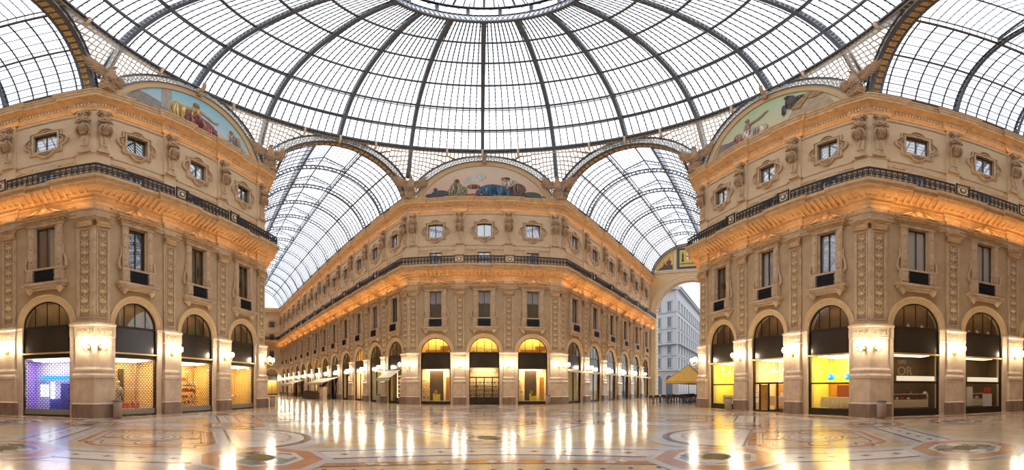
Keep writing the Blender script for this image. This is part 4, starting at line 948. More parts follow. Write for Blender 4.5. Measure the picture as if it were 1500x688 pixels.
# ------------------------------------------------------------------ barrel vaults
def vault(f, xs, W, title, x_open):
    """xs: truss positions in face-local x; glazing between them"""
    yc = -W / 2; h = W / 2 - .25; zs = 24.0; rise = 5.75; Rv = (h * h + rise * rise) / (2 * rise); zc = zs + rise - Rv; pm = math.asin(min(1, h / Rv)); pm = pm if rise < Rv else PI - pm
    pk = R_(19)
    def P(x, ph, r=0): return (x, yc + (Rv + r) * math.sin(ph), zc + (Rv + r) * math.cos(ph))
    # truss
    def truss():
        b = MB(); N = 40
        for r, w_, h_ in ((.10, .22, .07), (-.38, .22, .07)):
            for i in range(N):
                a0 = -pm + 2 * pm * i / N; a1 = -pm + 2 * pm * (i + 1) / N; b.bar(P(0, a0, r), P(0, a1, r), w_, h_, up=(0, math.sin((a0 + a1) / 2), math.cos((a0 + a1) / 2)))
        for i in range(N + 1):
            a = -pm + 2 * pm * i / N; b.bar(P(0, a, -.38), P(0, a, .10), .10, .12, up=(1, 0, 0))
        g = MB()
        for sg in (-1, 1):
            up = Vector(P(0, sg * pk, .1)); top = up + Vector((0, 0, .9)); rid = Vector((0, yc, zc + Rv + 1.7))
            g.bar(up, top, .12, .12, up=(1, 0, 0)); g.bar(top, rid, .12, .14, up=(1, 0, 0)); g.bar(top + Vector((0, 0, -.3)), (0, yc, zc + Rv + 1.1), .07, .07, up=(1, 0, 0))
            for k in range(1, 6):
                u = k / 6; p = top.lerp(rid, u); q = (top + Vector((0, 0, -.3))).lerp(Vector((0, yc, zc + Rv + 1.1)), u); g.bar(p, q, .05, .05, up=(1, 0, 0))
            g.bar(top + Vector((0, 0, -.3)), up + Vector((0, -sg * .55, .45)), .06, .06, up=(1, 0, 0)); g.bar(up + Vector((0, -sg * .55, .45)), up, .06, .06, up=(1, 0, 0))
        ft = MB(); ft.box(-.14, .14, -.22, .22, zs - .75, zs + .25)
        return b.mesh('arch_truss', iron), g.mesh('monitor_truss', iron), ft.mesh('truss_shoe', iron)
    tm, gm, fm = truss()
    def glazing(L):
        b = MB(); N = 26; g = MB()
        nb = 6
        st = 2 * pm / N
        for i in range(N):
            a0, a1 = -pm + st * i, -pm + st * (i + 1)
            if abs((a0 + a1) / 2) < pk: continue
            g.quad(P(0, a0, .12), P(L, a0, .12), P(L, a1, .12), P(0, a1, .12))
            for k in range(1, nb):
                x = L * k / nb; b.bar(P(x, a0, .06), P(x, a1, .06), .09, .08, up=(1, 0, 0))
            b.bar(P(0, a0, .06), P(L, a0, .06), .07, .05, up=(0, math.sin(a0), math.cos(a0)))
            am = (a0 + a1) / 2; b.bar(P(0, am, .08), P(L, am, .08), .04, .03, up=(0, math.sin(am), math.cos(am)))
        PU = []
        for a in (-pm + .02, -R_(46), -pk, pk, R_(46), pm - .02): pu = MB(); pu.bar(P(0, a, -.02), P(L, a, -.02), .14, .26, up=(0, math.sin(a), math.cos(a))); PU.append(pu.mesh('purlin', ironBr))
        for sg in (-1, 1):
            up = Vector(P(0, sg * pk, .1)); top = up + Vector((0, 0, .9)); rid = Vector((0, yc, zc + Rv + 1.7)); X = Vector((L, 0, 0))
            g.quad(up, up + X, top + X, top); g.quad(top, top + X, rid + X, rid)
            pu = MB(); pu.bar(top, top + X, .1, .1); PU.append(pu.mesh('purlin', ironBr))
            for k in range(1, nb * 2): x = Vector((L * k / nb / 2, 0, 0)); b.bar(top + x, rid + x, .035, .05, up=(1, 0, 0)); b.bar(up + x, top + x, .03, .03, up=(1, 0, 0))
            for k in range(1, 6): u = top.lerp(rid, k / 6); b.bar(u, u + X, .03, .03)
        pu = MB(); pu.bar((0, yc, zc + Rv + 1.7), (L, yc, zc + Rv + 1.7), .12, .12); PU.append(pu.mesh('ridge_purlin', ironBr))
        return g.mesh('roof_glass', g_vault), b.mesh('glazing_bars', ironBr), PU
    cache = {}; xs = sorted(xs, key=abs)
    pts = [x_open] + xs
    for i, x in enumerate(xs):
        t = thing('vault_truss', f.M @ Matrix.Translation((x, 0, 0)), f'{ORD[i]} iron arch truss of the {title} glass vault from the octagon', 'roof truss', 'iron trusses of the glass vaults')
        ob('arch_truss', tm, t); ob('monitor_truss', gm, t); [ob('truss_shoe', fm, t, Matrix.Translation((0, P(0, sg * pm, -.1)[1], 0))) for sg in (-1, 1)]
    for i in range(len(pts) - 1):
        a, c = sorted((pts[i], pts[i + 1])); L = round(c - a, 2)
        if L not in cache: cache[L] = glazing(L)
        t = thing('vault_glazing', f.M @ Matrix.Translation((a, 0, 0)), f'{ORD[i]} glazed section of the {title} barrel vault from the octagon', 'glass roof', 'glazed sections of the barrel vaults')
        ob('roof_glass', cache[L][0], t); ob('glazing_bars', cache[L][1], t); [ob('purlin', q_, t) for q_ in cache[L][2]]
    return (yc, h, zc, Rv)
vault(AL, list(AL.piers) + [-LEN_L + .2], WL, 'left gallery', 0)
vault(AR, list(AR.piers) + [LEN_R - .2], WR, 'right gallery', 0)
vault(BL, list(BL.piers), WB, 'far left gallery', 0)
vault(BR, list(BR.piers), WB, 'far right gallery', 0)
def lunette_fill(M, W, z0=23.9):       # glass tympanum at an arm end
    b = MB(); b.prism([(x, z) for x, z in arc(0, 22.2, W / 2 - .1, R_(14), R_(166), 20)], 0, .02); return b
b = lunette_fill(None, WL); tag(ob('window_900', b, None, eM @ M4((0, -WL / 2, 0), PI / 2), g_vault), kind='structure')
# ------------------------------------------------------------------ octagon arches, lunettes, pendentives
cor = [(-7.77, 19.35), (8.15, 19.35), (18.3, 8.18), (18.3, -8.18), (8.18, -18.3), (-8.18, -18.3), (-18.3, -8.18), (-18.3, 8.18)]   # clockwise from above
def side(i):      # matrix with x along the side (viewer's left to right), -y to the centre
    a = Vector(cor[i]); c = Vector(cor[(i + 1) % 8]); mid = (a + c) / 2; d = c - a; return M4((mid.x, mid.y, 0), math.atan2(d.y, d.x)), d.length
LACE = {}; milk = glass('milky_back_glass', (.55, .56, .56), diff=.6, body=(.62, .60, .56), gl=.02)
def lace_band(Rc, zc, r0, r1, a0, key, dep=-.1):
    """openwork arch band between radii r0 and r1"""
    b = MB(); n = 48; e = MB(); nr = max(1, round((PI - 2 * a0) * (r0 + r1) / 2 / ((r1 - r0) * .98)))
    rm = (r0 + r1) / 2; w = (r1 - r0) * .36
    for i in range(nr):
        a = a0 + (PI - 2 * a0) * (i + .5) / nr; c = Vector((rm * math.cos(a), dep, zc + rm * math.sin(a))); ur = Vector((math.cos(a), 0, math.sin(a))); ut = Vector((-math.sin(a), 0, math.cos(a)))
        b.tube([c + (ur * math.cos(k * PI / 6) + ut * math.sin(k * PI / 6)) * w for k in range(12)], .055, 4, closed=True)
        b.ell(c, (w * .42, .06, w * .42), 6, 4)
        for k in range(6): q = c + (ur * math.cos(k * PI / 3) + ut * math.sin(k * PI / 3)) * w * .68; b.ell(q, (.06, .04, .06), 5, 3)
        a2 = a0 + (PI - 2 * a0) * i / nr
        for rr in (r0 + .17, r1 - .17, rm):
            q = Vector((rr * math.cos(a2), dep, zc + rr * math.sin(a2))); b.ell(q, (.09, .05, .09), 5, 3)
    for i in range(n):
        b0 = a0 + (PI - 2 * a0) * i / n; b1 = a0 + (PI - 2 * a0) * (i + 1) / n; up = (math.cos((b0 + b1) / 2), 0, math.sin((b0 + b1) / 2))
        for rr, ww in ((r0, .12), (r1, .1)): e.bar((rr * math.cos(b0), dep, zc + rr * math.sin(b0)), (rr * math.cos(b1), dep, zc + rr * math.sin(b1)), .3, ww, up=up)
    g = MB(); m = [[(r * math.cos(a0 + (PI - 2 * a0) * i / n), dep + .12, zc + r * math.sin(a0 + (PI - 2 * a0) * i / n)) for i in range(n + 1)] for r in (r0, r1)]; g.loft(m, closed_ring=False)
    return b.mesh('openwork', lace), e.mesh('rim', iron), g.mesh('back_plate', milk)
names = ['front lunette', 'right gallery opening', 'right block lunette', 'far right gallery opening', 'rear', 'far left gallery opening', 'left block lunette', 'left gallery opening']
lg = []
for i in range(8):
    if i == 4: continue
    M, L = side(i); lun = i in (0, 2, 6)
    if lun: zc, r0, r1 = 21.34, 7.66, 8.56; a0 = math.acos((L / 2 - .05) / r1) if r1 > L / 2 else .25
    else:
        h = L / 2 - .45; zc, r0 = 21.95, 7.4 * L / 15.2; r1 = r0 + .95; a0 = math.asin((23.5 - zc) / r1)
    key = (lun, round(L, 1))
    if key not in LACE: LACE[key] = lace_band(0, zc, r0, r1, a0, key)
    lm = LACE[key]
    t = thing('openwork_arch', M, f'pale openwork cast iron arch band over the {names[i]}', 'arch band', 'openwork iron arches around the octagon')
    ob('openwork', lm[0], t); ob('rim', lm[1], t); ob('back_plate', lm[2], t)
    if not lun:      # gilded intrados
        b = MB(); o2 = MB(); n = 34; dp = .46
        for k in range(n):
            b0 = a0 - .02 + (PI - 2 * a0 + .04) * k / n; b1 = a0 - .02 + (PI - 2 * a0 + .04) * (k + 1) / n; q = lambda a, r, y: (r * math.cos(a), y, zc + r * math.sin(a))
            b.quad(q(b0, r0 - .02, -.1), q(b1, r0 - .02, -.1), q(b1, r0 - .02, dp), q(b0, r0 - .02, dp), 0)
            b.bar(q(b0, r0 - .05, -.1), q(b0, r0 - .05, dp), .12, .06, up=(math.cos(b0), 0, math.sin(b0)), m=1)
            am = (b0 + b1) / 2; dl = (b1 - b0) * .32
            for yy in (.06, .30):
                for sgn in (-1, 1):
                    p = Vector(q(am + sgn * dl * .55, r0 - .06, yy)); b.ell(p, (.11, .1, .11), 5, 3, m=2)
            b.tube([q(am + dl * math.cos(j * PI / 4), r0 - .06, .18 + .2 * math.sin(j * PI / 4)) for j in range(8)], .03, 4, closed=True, m=2)
        for yy in (-.1, dp):
            for k in range(n):
                b0 = a0 - .02 + (PI - 2 * a0 + .04) * k / n; b1 = a0 - .02 + (PI - 2 * a0 + .04) * (k + 1) / n; q = lambda a, r, y: (r * math.cos(a), y, zc + r * math.sin(a)); am = (b0 + b1) / 2
                b.bar(q(b0, r0 - .04, yy), q(b1, r0 - .04, yy), .14, .12, up=(math.cos(am), 0, math.sin(am)), m=1)
        ob('gilded_soffit', b, t, None, [mat('soffit_ground', (.78, .56, .30), .6), iron, goldO])
    else:
        fr = MB(); n = 40; a1 = math.asin((23.3 - zc) / 7.3)
        rings = []
        for k in range(n + 1):
            a = a1 + (PI - 2 * a1) * k / n; c, s_ = math.cos(a), math.sin(a); rings.append([(r * c, y, zc + r * s_) for r, y in ((7.0, .02), (7.0, -.14), (7.12, -.18), (7.2, -.1), (7.45, -.1), (7.62, -.2), (7.66, -.05))])
        fr.loft(rings, closed_ring=False); ob('lunette_frame', fr, t, None, mat('ochre_frame', (.55, .38, .2), .6))
        kb = MB(); kb.tube([(0, -.75, 30.2), (0, -.72, 29.7), (0, -.5, 29.2), (0, -.3, 28.9)], [.14, .16, .2, .14], 8); kb.ell((0, -.36, 28.75), (.26, .22, .34), 8, 6); kb.ell((0, -.45, 29.15), (.2, .16, .2), 8, 5); ob('keystone_bracket', kb, t, None, carv)
    lg.append((i, M, L, zc, r1, a0))
# painted lunettes
def painting(i, M, title, desc, sky0, sky1, figs):
    t = thing('lunette_painting', M, desc, 'painting', 'painted lunettes')
    m = bpy.data.materials.new('lunette_sky_pigment_' + title); m.use_nodes = True; nn = m.node_tree; bs = nn.nodes['Principled BSDF']; bs.inputs['Roughness'].default_value = .75
    tcn = nn.nodes.new('ShaderNodeTexCoord'); sx = nn.nodes.new('ShaderNodeSeparateXYZ'); mr = nn.nodes.new('ShaderNodeMapRange'); mr.inputs['From Min'].default_value = 23.5; mr.inputs['From Max'].default_value = 28.3
    nzz = nn.nodes.new('ShaderNodeTexNoise'); nzz.inputs['Scale'].default_value = .7; nzz.inputs['Detail'].default_value = 6; ad = nn.nodes.new('ShaderNodeMath'); ad.operation = 'MULTIPLY_ADD'; ad.inputs[1].default_value = .7; ad.inputs[2].default_value = -.35
    a2 = nn.nodes.new('ShaderNodeMath'); a2.operation = 'ADD'; cr = nn.nodes.new('ShaderNodeValToRGB'); cr.color_ramp.elements[0].color = (*sky0, 1); cr.color_ramp.elements[1].color = (*sky1, 1)
    lk = nn.links.new; lk(tcn.outputs['Object'], sx.inputs[0]); lk(sx.outputs['Z'], mr.inputs['Value']); lk(tcn.outputs['Object'], nzz.inputs['Vector']); lk(nzz.outputs['Fac'], ad.inputs[0]); lk(ad.outputs[0], a2.inputs[0]); lk(mr.outputs['Result'], a2.inputs[1]); lk(a2.outputs[0], cr.inputs['Fac']); lk(cr.outputs['Color'], bs.inputs['Base Color'])
    b = MB(); a1 = math.asin((23.25 - 21.34) / 7.05); b.prism([(x, z) for x, z in arc(0, 21.34, 7.05, a1, PI - a1, 30)], -.02, .3); ob('painted_ground', b, t, None, m)
    for k, (nm, col, shapes) in enumerate(figs):
        if i and nm not in ('stone_steps', 'column'): shapes = [(q_[0], q_[1] + .4, q_[2], q_[3]) if len(q_) == 4 else ([(x_, z_ + (.4 if z_ > 23.4 else 0)) for x_, z_ in q_[0]],) for q_ in shapes]
        b = MB(); y = -.03 - .012 * k
        for s_ in shapes:
            if len(s_) == 4: cx_, cz_, rx, rz = s_; b.ell((cx_, y, cz_), (rx, .012, rz), 12, 6)
            else: b.prism(s_[0], y - .01, y)
        if any(q_ in nm for q_ in ('robe', 'cloth', 'drapery', 'figure', 'child', 'blouse', 'worker', 'shield', 'field', 'steps')):
            rf_ = random.Random(k + len(title)); fb = MB(); db = MB()
            for s_ in shapes:
                if len(s_) != 4: continue
                cx_, cz_, rx, rz = s_
                for q_ in range(7):
                    a_ = rf_.uniform(-.9, .9); u_ = rf_.uniform(-.5, .5); x_ = cx_ + a_ * rx * .75; hz_ = rz * math.sqrt(max(.05, 1 - (a_ * .75) ** 2)) * .8
                    (fb if q_ % 2 else db).tube([(x_ + u_ * .3, y - .012, max(23.4, cz_ - hz_)), (x_ - u_ * .25, y - .016, cz_), (x_ + u_ * .3, y - .012, cz_ + hz_)], [.015, rx * .09 + .02, .01], 4)
            if fb.v: ob('light_folds', fb, t, None, mat('pigment_light_' + nm + '_' + title, tuple(min(.9, c * 1.5 + .04) for c in col), .8)); ob('dark_folds', db, t, None, mat('pigment_dark_' + nm + '_' + title, tuple(c * .45 for c in col), .8))
        ob(nm, b, t, None, mat('pigment_' + nm + '_' + title, col, .8, noise=tuple(c * .6 for c in col), nscale=2.2))
painting(0, side(0)[0], 'front', 'painted lunette with a reclining figure in blue above the centre block', (.62, .36, .26), (.60, .52, .40), [
    ('shore', (.13, .13, .16), [([(-6.6, 23.3), (6.6, 23.3), (5.2, 23.95), (3.8, 24.5), (3.0, 24.6), (1.5, 24.1), (-1.5, 24.1), (-3.2, 24.6), (-4.6, 24.4), (-5.4, 23.9)],)]),
    ('pale_smoke', (.62, .60, .56), [(-1.0, 26.3, .9, .4), (-.3, 26.7, .5, .5), (-1.7, 26.0, .5, .3)]),
    ('crouching_figure', (.30, .26, .16), [(-2.9, 25.0, .65, .95), (-2.2, 24.6, .5, .7), (-3.2, 24.5, .7, .6)]), ('dark_beast', (.09, .10, .12), [(-4.6, 24.4, .9, .42), (-5.1, 24.9, .22, .3), (-5.6, 24.1, .6, .3)]),
    ('figure_head', (.24, .15, .10), [(-2.85, 26.05, .3, .3), (-1.1, 25.2, .7, .35)]), ('red_cloth', (.35, .10, .10), [(-.6, 24.05, 1.4, .16)]),
    ('blue_robe', (.06, .14, .24), [(.9, 24.7, 1.5, .85), (1.9, 24.3, .9, .8), (-.1, 24.4, .8, .45)]), ('dark_shield', (.17, .11, .09), [(3.4, 24.9, .95, .9)]), ('white_blouse', (.52, .46, .40), [(2.5, 25.6, .65, .42), (3.1, 25.9, .4, .3)]),
    ('reclining_head', (.10, .07, .06), [(2.3, 26.4, .42, .2), (1.9, 26.35, .14, .14)]), ('face', (.50, .33, .24), [(2.1, 26.15, .24, .22)]), ('bushes', (.10, .13, .10), [(5.0, 24.2, .9, .4), (5.9, 23.8, .7, .3)])])
painting(6, side(6)[0], 'left', 'painted lunette with a seated red and yellow robed figure above the left block', (.50, .55, .52), (.22, .48, .60), [
    ('stone_steps', (.30, .27, .25), [([(-6.6, 23.3), (-1.2, 23.3), (-2.2, 25.2), (-5.3, 26.3)],)]), ('column', (.42, .38, .34), [([(-3.3, 25), (-2.4, 25), (-2.4, 28.2), (-3.2, 27.7)],)]),
    ('yellow_robe', (.55, .38, .14), [(-1.9, 25.0, .7, 1.2), (-.9, 25.4, .9, .8), (-.15, 26.0, .5, .65)]), ('red_robe', (.28, .09, .09), [(.3, 24.6, 1.6, .9), (-.4, 25.3, .9, .6), (1.6, 24.2, .8, .7)]),
    ('figure_head', (.30, .19, .12), [(-.1, 26.8, .34, .36)]), ('arm', (.50, .33, .22), [([(.2, 26.1), (1.7, 25.5), (2.2, 25.7), (2.2, 25.9), (1.7, 25.75), (.3, 26.4)],)]), ('winged_child', (.42, .28, .18), [(3.9, 25.0, .4, .6), (3.7, 25.7, .22, .24), (4.5, 24.8, .4, .6)]),
    ('blue_cloth', (.15, .20, .32), [(4.1, 24.1, 1.2, .45)]), ('cloud', (.60, .60, .56), [(2.6, 24.4, .7, .3)])])
painting(2, side(2)[0], 'right', 'painted lunette with an outstretched arm figure and a crouching worker above the right block', (.62, .48, .34), (.36, .50, .30), [
    ('temple_ruin', (.30, .22, .20), [([(-6.6, 23.3), (-3.6, 23.3), (-4.2, 24.9), (-5.4, 25.3)],)]), ('plinth_block', (.24, .18, .2), [([(-5.8, 23.4), (-3.7, 23.4), (-3.6, 24.9), (-4.7, 24.9)],)]),
    ('hay_field', (.50, .38, .24), [([(1.2, 23.3), (6.3, 23.3), (5.2, 25.4), (4.0, 26.5), (2.4, 25.1)],)]), ('pink_drapery', (.42, .12, .16), [(-2.9, 24.1, .9, .5)]), ('pale_drapery', (.55, .48, .40), [(-1.3, 24.5, 1.4, .7), (-2.0, 24.9, .7, .6)]),
    ('seated_figure', (.38, .23, .15), [(-2.1, 25.5, .38, .7), (-2.1, 26.5, .24, .26), (-3.2, 24.9, .45, .5)]), ('arm', (.38, .24, .15), [([(-1.9, 25.7), (-.8, 25.9), (.1, 26.5), (.05, 26.7), (-.9, 26.15), (-1.9, 26.0)],)]),
    ('crouching_worker', (.10, .08, .09), [(2.2, 26.3, .5, .9), (1.9, 27.1, .28, .26), (2.9, 26.4, .6, .35), (1.6, 25.5, .2, .7)]), ('sheaf', (.42, .26, .12), [([(2.2, 25.2), (3.7, 26.8), (4.0, 26.6), (3.0, 24.9)],), (4.2, 26.0, .6, .3)])])
# pendentives
RIM = 18.39; ZR = 30.07
def pend(i, M, L, zc, r1, half):
    b = MB(); b.uv = []; n = 14; Minv = M.inverted(); dmid = -Minv.translation.y; rows = 5
    if True:
        O = Minv @ Vector((0, 0, 0))
        cols = []
        for k in range(n + 1):
            x = half * (L / 2) * (k / n); z = min(zc + math.sqrt(max(.01, r1 * r1 - x * x)), ZR - .45) if abs(x) < r1 else 23.6
            low = Vector((x, 0, max(z, 23.6))); d = Vector((x, 0)) - Vector((O.x, O.y)); d.normalize(); top = Vector((O.x + d.x * RIM, O.y + d.y * RIM, ZR - .42))
            cols.append([low.lerp(top, j / rows) for j in range(rows + 1)])
            s_ = x
            b.uv += [(s_ * 1.0, p.z * 1.0) for p in cols[-1]]
        b.loft(cols, closed_ring=False)
    return b
for i, M, L, zc, r1, a0 in lg:
    for half in (-1, 1):
        nxt = names[i]
        t = thing('pendentive_panel', M, f'white hexagon-latticed glass spandrel on the {"left" if half < 0 else "right"} shoulder of the {names[i]}', 'glass spandrel', 'latticed spandrels below the dome')
        ob('lattice_glass', pend(i, M, L, zc, r1 + .05, half), t, None, pend_m)
# ------------------------------------------------------------------ the dome
PROF = [(18.39, 30.07), (17.0, 32.4), (15.2, 34.57), (12.85, 36.35), (10.35, 37.85), (8.05, 39.05), (5.33, 39.95)]
def prof(u):      # catmull-rom, u in 0..6
    i = min(int(u), 5); t_ = u - i; P = [PROF[max(0, i - 1)], PROF[i], PROF[i + 1], PROF[min(6, i + 2)]]
    f_ = lambda a, b_, c, d: .5 * (2 * b_ + (c - a) * t_ + (2 * a - 5 * b_ + 4 * c - d) * t_ * t_ + (-a + 3 * b_ - 3 * c + d) * t_ ** 3)
    return f_(*[p[0] for p in P]), f_(*[p[1] for p in P])
def pnorm(u):
    a = prof(max(0, u - .02)); c = prof(min(5.999, u + .02)); d = Vector((c[0] - a[0], c[1] - a[1])); d.normalize(); return Vector((-d.y, d.x)) * (1 if d.x < 0 else -1)
def DP(u, off, ang=0, side_=0):
    r, z = prof(min(u, 5.999)); n_ = pnorm(min(u, 5.98)); n_ = n_ if n_.y > 0 else -n_; r += n_.x * off; z += n_.y * off
    return Vector((side_ * math.cos(ang) + r * math.sin(ang), -side_ * math.sin(ang) + r * math.cos(ang), z))
def rib_mesh(long):
    b = MB(); N = 24
    fl = [(0.0, .34, .06), (.62, .34, .06)]
    for off, w, hh in fl:
        for k in range(N):
            p, q = DP(6 * k / N, off), DP(6 * (k + 1) / N, off); nn_ = pnorm(6 * (k + .5) / N); b.bar(p, q, w, hh, up=(0, nn_.x, nn_.y))
    web = MB()
    for k in range(N * 2):
        u0, u1 = 6 * k / (2 * N), 6 * (k + 1) / (2 * N)
        for sx in (-.13, .13):
            p, q = DP(u0, .03 if k % 2 else .59), DP(u1, .59 if k % 2 else .03); p.x += sx; q.x += sx; web.bar(p, q, .05, .09, up=(1, 0, 0))
            p2, q2 = DP(u0, .59 if k % 2 else .03), DP(u1, .03 if k % 2 else .59); p2.x += sx; q2.x += sx; web.bar(p2, q2, .05, .06, up=(1, 0, 0))
            c = DP((u0 + u1) / 2, .31); c.x += sx; web.ell(c, (.03, .1, .1), 6, 4)
    ft = MB()
    if long:
        pa = [Vector((0, 18.39, 30.1)), Vector((0, 18.72, 28.9)), Vector((0, 19.15, 27.6)), Vector((0, 19.6, 26.5))]
        pb = [p + Vector((0, .62, 0)) for p in pa]
        for P_ in (pa, pb):
            for k in range(3): ft.bar(P_[k], P_[k + 1], .34, .06, up=(0, 1, 0))
        for k in range(3):
            for s2 in range(4):
                u0 = s2 / 4; u1 = (s2 + 1) / 4; p = pa[k].lerp(pa[k + 1], u0 if s2 % 2 else u1); q = pb[k].lerp(pb[k + 1], u1 if s2 % 2 else u0)
                for sx in (-.13, .13): ft.bar(p + Vector((sx, 0, 0)), q + Vector((sx, 0, 0)), .05, .1, up=(1, 0, 0))
    return b.mesh('flanges', iron), web.mesh('lattice_web', mat('light_iron_lattice', (.34, .37, .42), .5, metal=.2)), (ft.mesh('rib_foot', iron) if long else None)
rs, rl = rib_mesh(False), rib_mesh(True)
ribn = {0: 'nearest above the middle of the front lunette', 1: 'landing on the eagle at the right end of the centre block', -1: 'landing on the eagle at the left end of the centre block', 2: 'over the middle of the right gallery opening', -2: 'over the middle of the left gallery opening',
        3: 'landing on the eagle at the left end of the right block', -3: 'landing on the eagle at the right end of the left block', 4: 'over the middle of the right block lunette', -4: 'over the middle of the left block lunette', 5: 'landing on the eagle at the right end of the right block',
        -5: 'landing on the eagle at the left end of the left block', 6: 'over the far right gallery opening', -6: 'over the far left gallery opening', 7: 'behind, rear right', -7: 'behind, rear left', 8: 'at the very back'}
for k in range(-6, 7):
    a = k * PI / 8; m = rl if k % 2 else rs
    t = thing('dome_rib', M4((0, 0, 0), -a), f'iron dome rib {ribn[k]}', 'roof rib', 'iron ribs of the glass dome')
    ob('flanges', m[0], t); ob('lattice_web', m[1], t)
    if m[2]: ob('rib_foot', m[2], t)
def sector():
    g = MB(); nb = 10; b = MB(); pu = MB(); N = 18; st = PI / 8
    cols = [[DP(6 * k / N, .5, st * j / nb) for k in range(N + 1)] for j in range(nb + 1)]
    g.loft(cols, closed_ring=False, smooth=True)
    for j in range(1, nb):
        for k in range(N): b.bar(cols[j][k], cols[j][k + 1], .085, .08, up=(math.sin(st * j / nb), math.cos(st * j / nb), 1))
        for k in range(2, N * 2):
            p = DP(6 * k / (2 * N), .46, st * j / nb); b.box(p.x - .06, p.x + .06, p.y - .06, p.y + .06, p.z - .05, p.z + .05)
    for lv in range(1, 6):
        for j in range(nb):
            p, q = DP(lv, .36, st * j / nb), DP(lv, .36, st * (j + 1) / nb); pu.bar(p, q, .19, .2)
            if lv <= 2: p, q = DP(lv - .09, .1, st * j / nb), DP(lv - .09, .1, st * (j + 1) / nb); pu.bar(p, q, .1, .1)
    return g.mesh('dome_glass', g_roof), b.mesh('glazing_bars', ironB), pu.mesh('purlins', iron)
sg_, sb_, sp_ = sector()
for k in range(-7, 7):
    a = k * PI / 8; sd = 'right' if k >= 0 else 'left'; num = k if k >= 0 else -k - 1
    t = thing('dome_glazing', M4((0, 0, 0), -a), f'{ORD[num]} glazed dome sector to the {sd} of the central rib', 'glass roof', 'glazed sectors of the dome')
    ob('dome_glass', sg_, t); ob('glazing_bars', sb_, t); ob('purlins', sp_, t)
# ring beam
t = thing('ring_beam', M4((0, 0, 0)), 'grey iron ring beam at the foot of the dome with a scroll frieze', 'ring beam')
b = MB(); b.lathe([(RIM - .06, ZR - .1), (RIM - .14, ZR - .1), (RIM - .14, ZR + .18), (RIM + .1, ZR + .2), (RIM + .6, ZR + .5), (RIM + .5, ZR - .1), (RIM - .06, ZR - .1)], (0, 0, 0), 96, smooth=False); ob('beam', b, t, None, iron)
b = MB(); n = 300
for i in range(n):
    a = 2 * PI * i / n
    if math.cos(a) < -.55: continue
    c = Vector((RIM * math.sin(a), RIM * math.cos(a), ZR - .27)); ut = Vector((math.cos(a), -math.sin(a), 0))
    b.tube([c + (ut * math.cos(j * 1.0) + Vector((0, 0, 1)) * math.sin(j * 1.0)) * (.15 - .014 * j) for j in range(8)], .028, 4)
b.lathe([(RIM - .02, ZR - .46), (RIM - .05, ZR - .42), (RIM + .03, ZR - .42)], (0, 0, 0), 96, smooth=False)
ob('scroll_frieze', b, t, None, mat('tan_cast_iron', (.40, .33, .25), .6))
b = MB(); b.lathe([(RIM + .05, ZR - .44), (RIM + .05, ZR - .1)], (0, 0, 0), 96, smooth=False); ob('frieze_back', b, t, None, mat('dark_frieze_back', (.10, .085, .075), .7))
brk = MB(); brk.tube([(0, RIM - .22, ZR - .05), (0, RIM - .2, ZR - .5), (0, RIM + .02, ZR - 1.0)], [.09, .12, .12], 6); brk.box(-.12, .12, RIM - .3, RIM + .05, ZR - .12, ZR + .02); brm = brk.mesh('curved_bracket', mat('pale_bracket', (.66, .50, .36), .5))
bl_ = {}
for k in range(-11, 12):
    if k % 4 == 2 or k % 4 == -2: continue
    if abs(k) > 11: continue
    o = ob('curved_bracket', brm, None, M4((0, 0, 0), -k * PI / 16))
    tag(o, f'pale curved bracket under the dome ring, {(ORD + ["centre"])[abs(k) - 1]} to the {"right" if k > 0 else "left"} of the central one' if k else 'pale curved bracket under the dome ring, the central one over the front lunette', 'bracket', 'pale brackets under the dome ring')
# lantern
t = thing('dome_lantern', M4((0, 0, 0)), 'round iron and glass lantern ring at the crown of the dome', 'roof lantern')
RL = 5.33
b = MB(); b.lathe([(RL - .05, 39.75), (RL - .15, 39.75), (RL - .15, 40.05), (RL + .15, 40.05), (RL + .15, 39.75), (RL - .05, 39.75)], (0, 0, 0), 64, smooth=False)
b.lathe([(RL - .1, 41.35), (RL - .1, 41.5), (RL + .1, 41.5), (RL + .1, 41.35)], (0, 0, 0), 64, smooth=False); b.lathe([(RL - .3, 43.0), (RL - .3, 43.25), (RL, 43.25), (RL, 43.0)], (0, 0, 0), 64, smooth=False)
ob('lantern_rings', b, t, None, iron)
b = MB()
for k in range(96):
    a = 2 * PI * k / 96; a2 = 2 * PI * (k + 1) / 96; P = lambda a_, z: (RL * math.sin(a_), RL * math.cos(a_), z)
    b.bar(P(a, 40.05), P(a2, 41.35), .13, .06); b.bar(P(a, 41.35), P(a2, 40.05), .13, .06)
ob('lattice_drum', b, t, None, mat('light_iron_lattice', (.34, .37, .42), .5, metal=.2))
b = MB(); b.lathe([(RL + .05, 40.05), (RL + .05, 41.35)], (0, 0, 0), 64); b.lathe([(RL - .1, 43.2), (4.2, 44.4), (2.6, 45.4), (.6, 45.9)], (0, 0, 0), 32); ob('lantern_glass', b, t, None, mat('milky', (.8, .85, .9)) if 0 else g_roof)
b = MB()
for k in range(16):
    a = 2 * PI * (k + .5) / 16; c, s_ = math.cos(a), math.sin(a); b.bar((RL * s_, RL * c, 41.5), (RL * s_, RL * c, 43.1), .22, .16, up=(s_, c, 0)); b.bar((RL * s_, RL * c, 42.2), ((RL - .9) * s_, (RL - .9) * c, 43.1), .06, .08, up=(s_, c, 0))
    for sg in (-1, 1): a3 = a + sg * .13; b.bar((RL * s_, RL * c, 42.3), (RL * math.sin(a3), RL * math.cos(a3), 43.0), .05, .05)
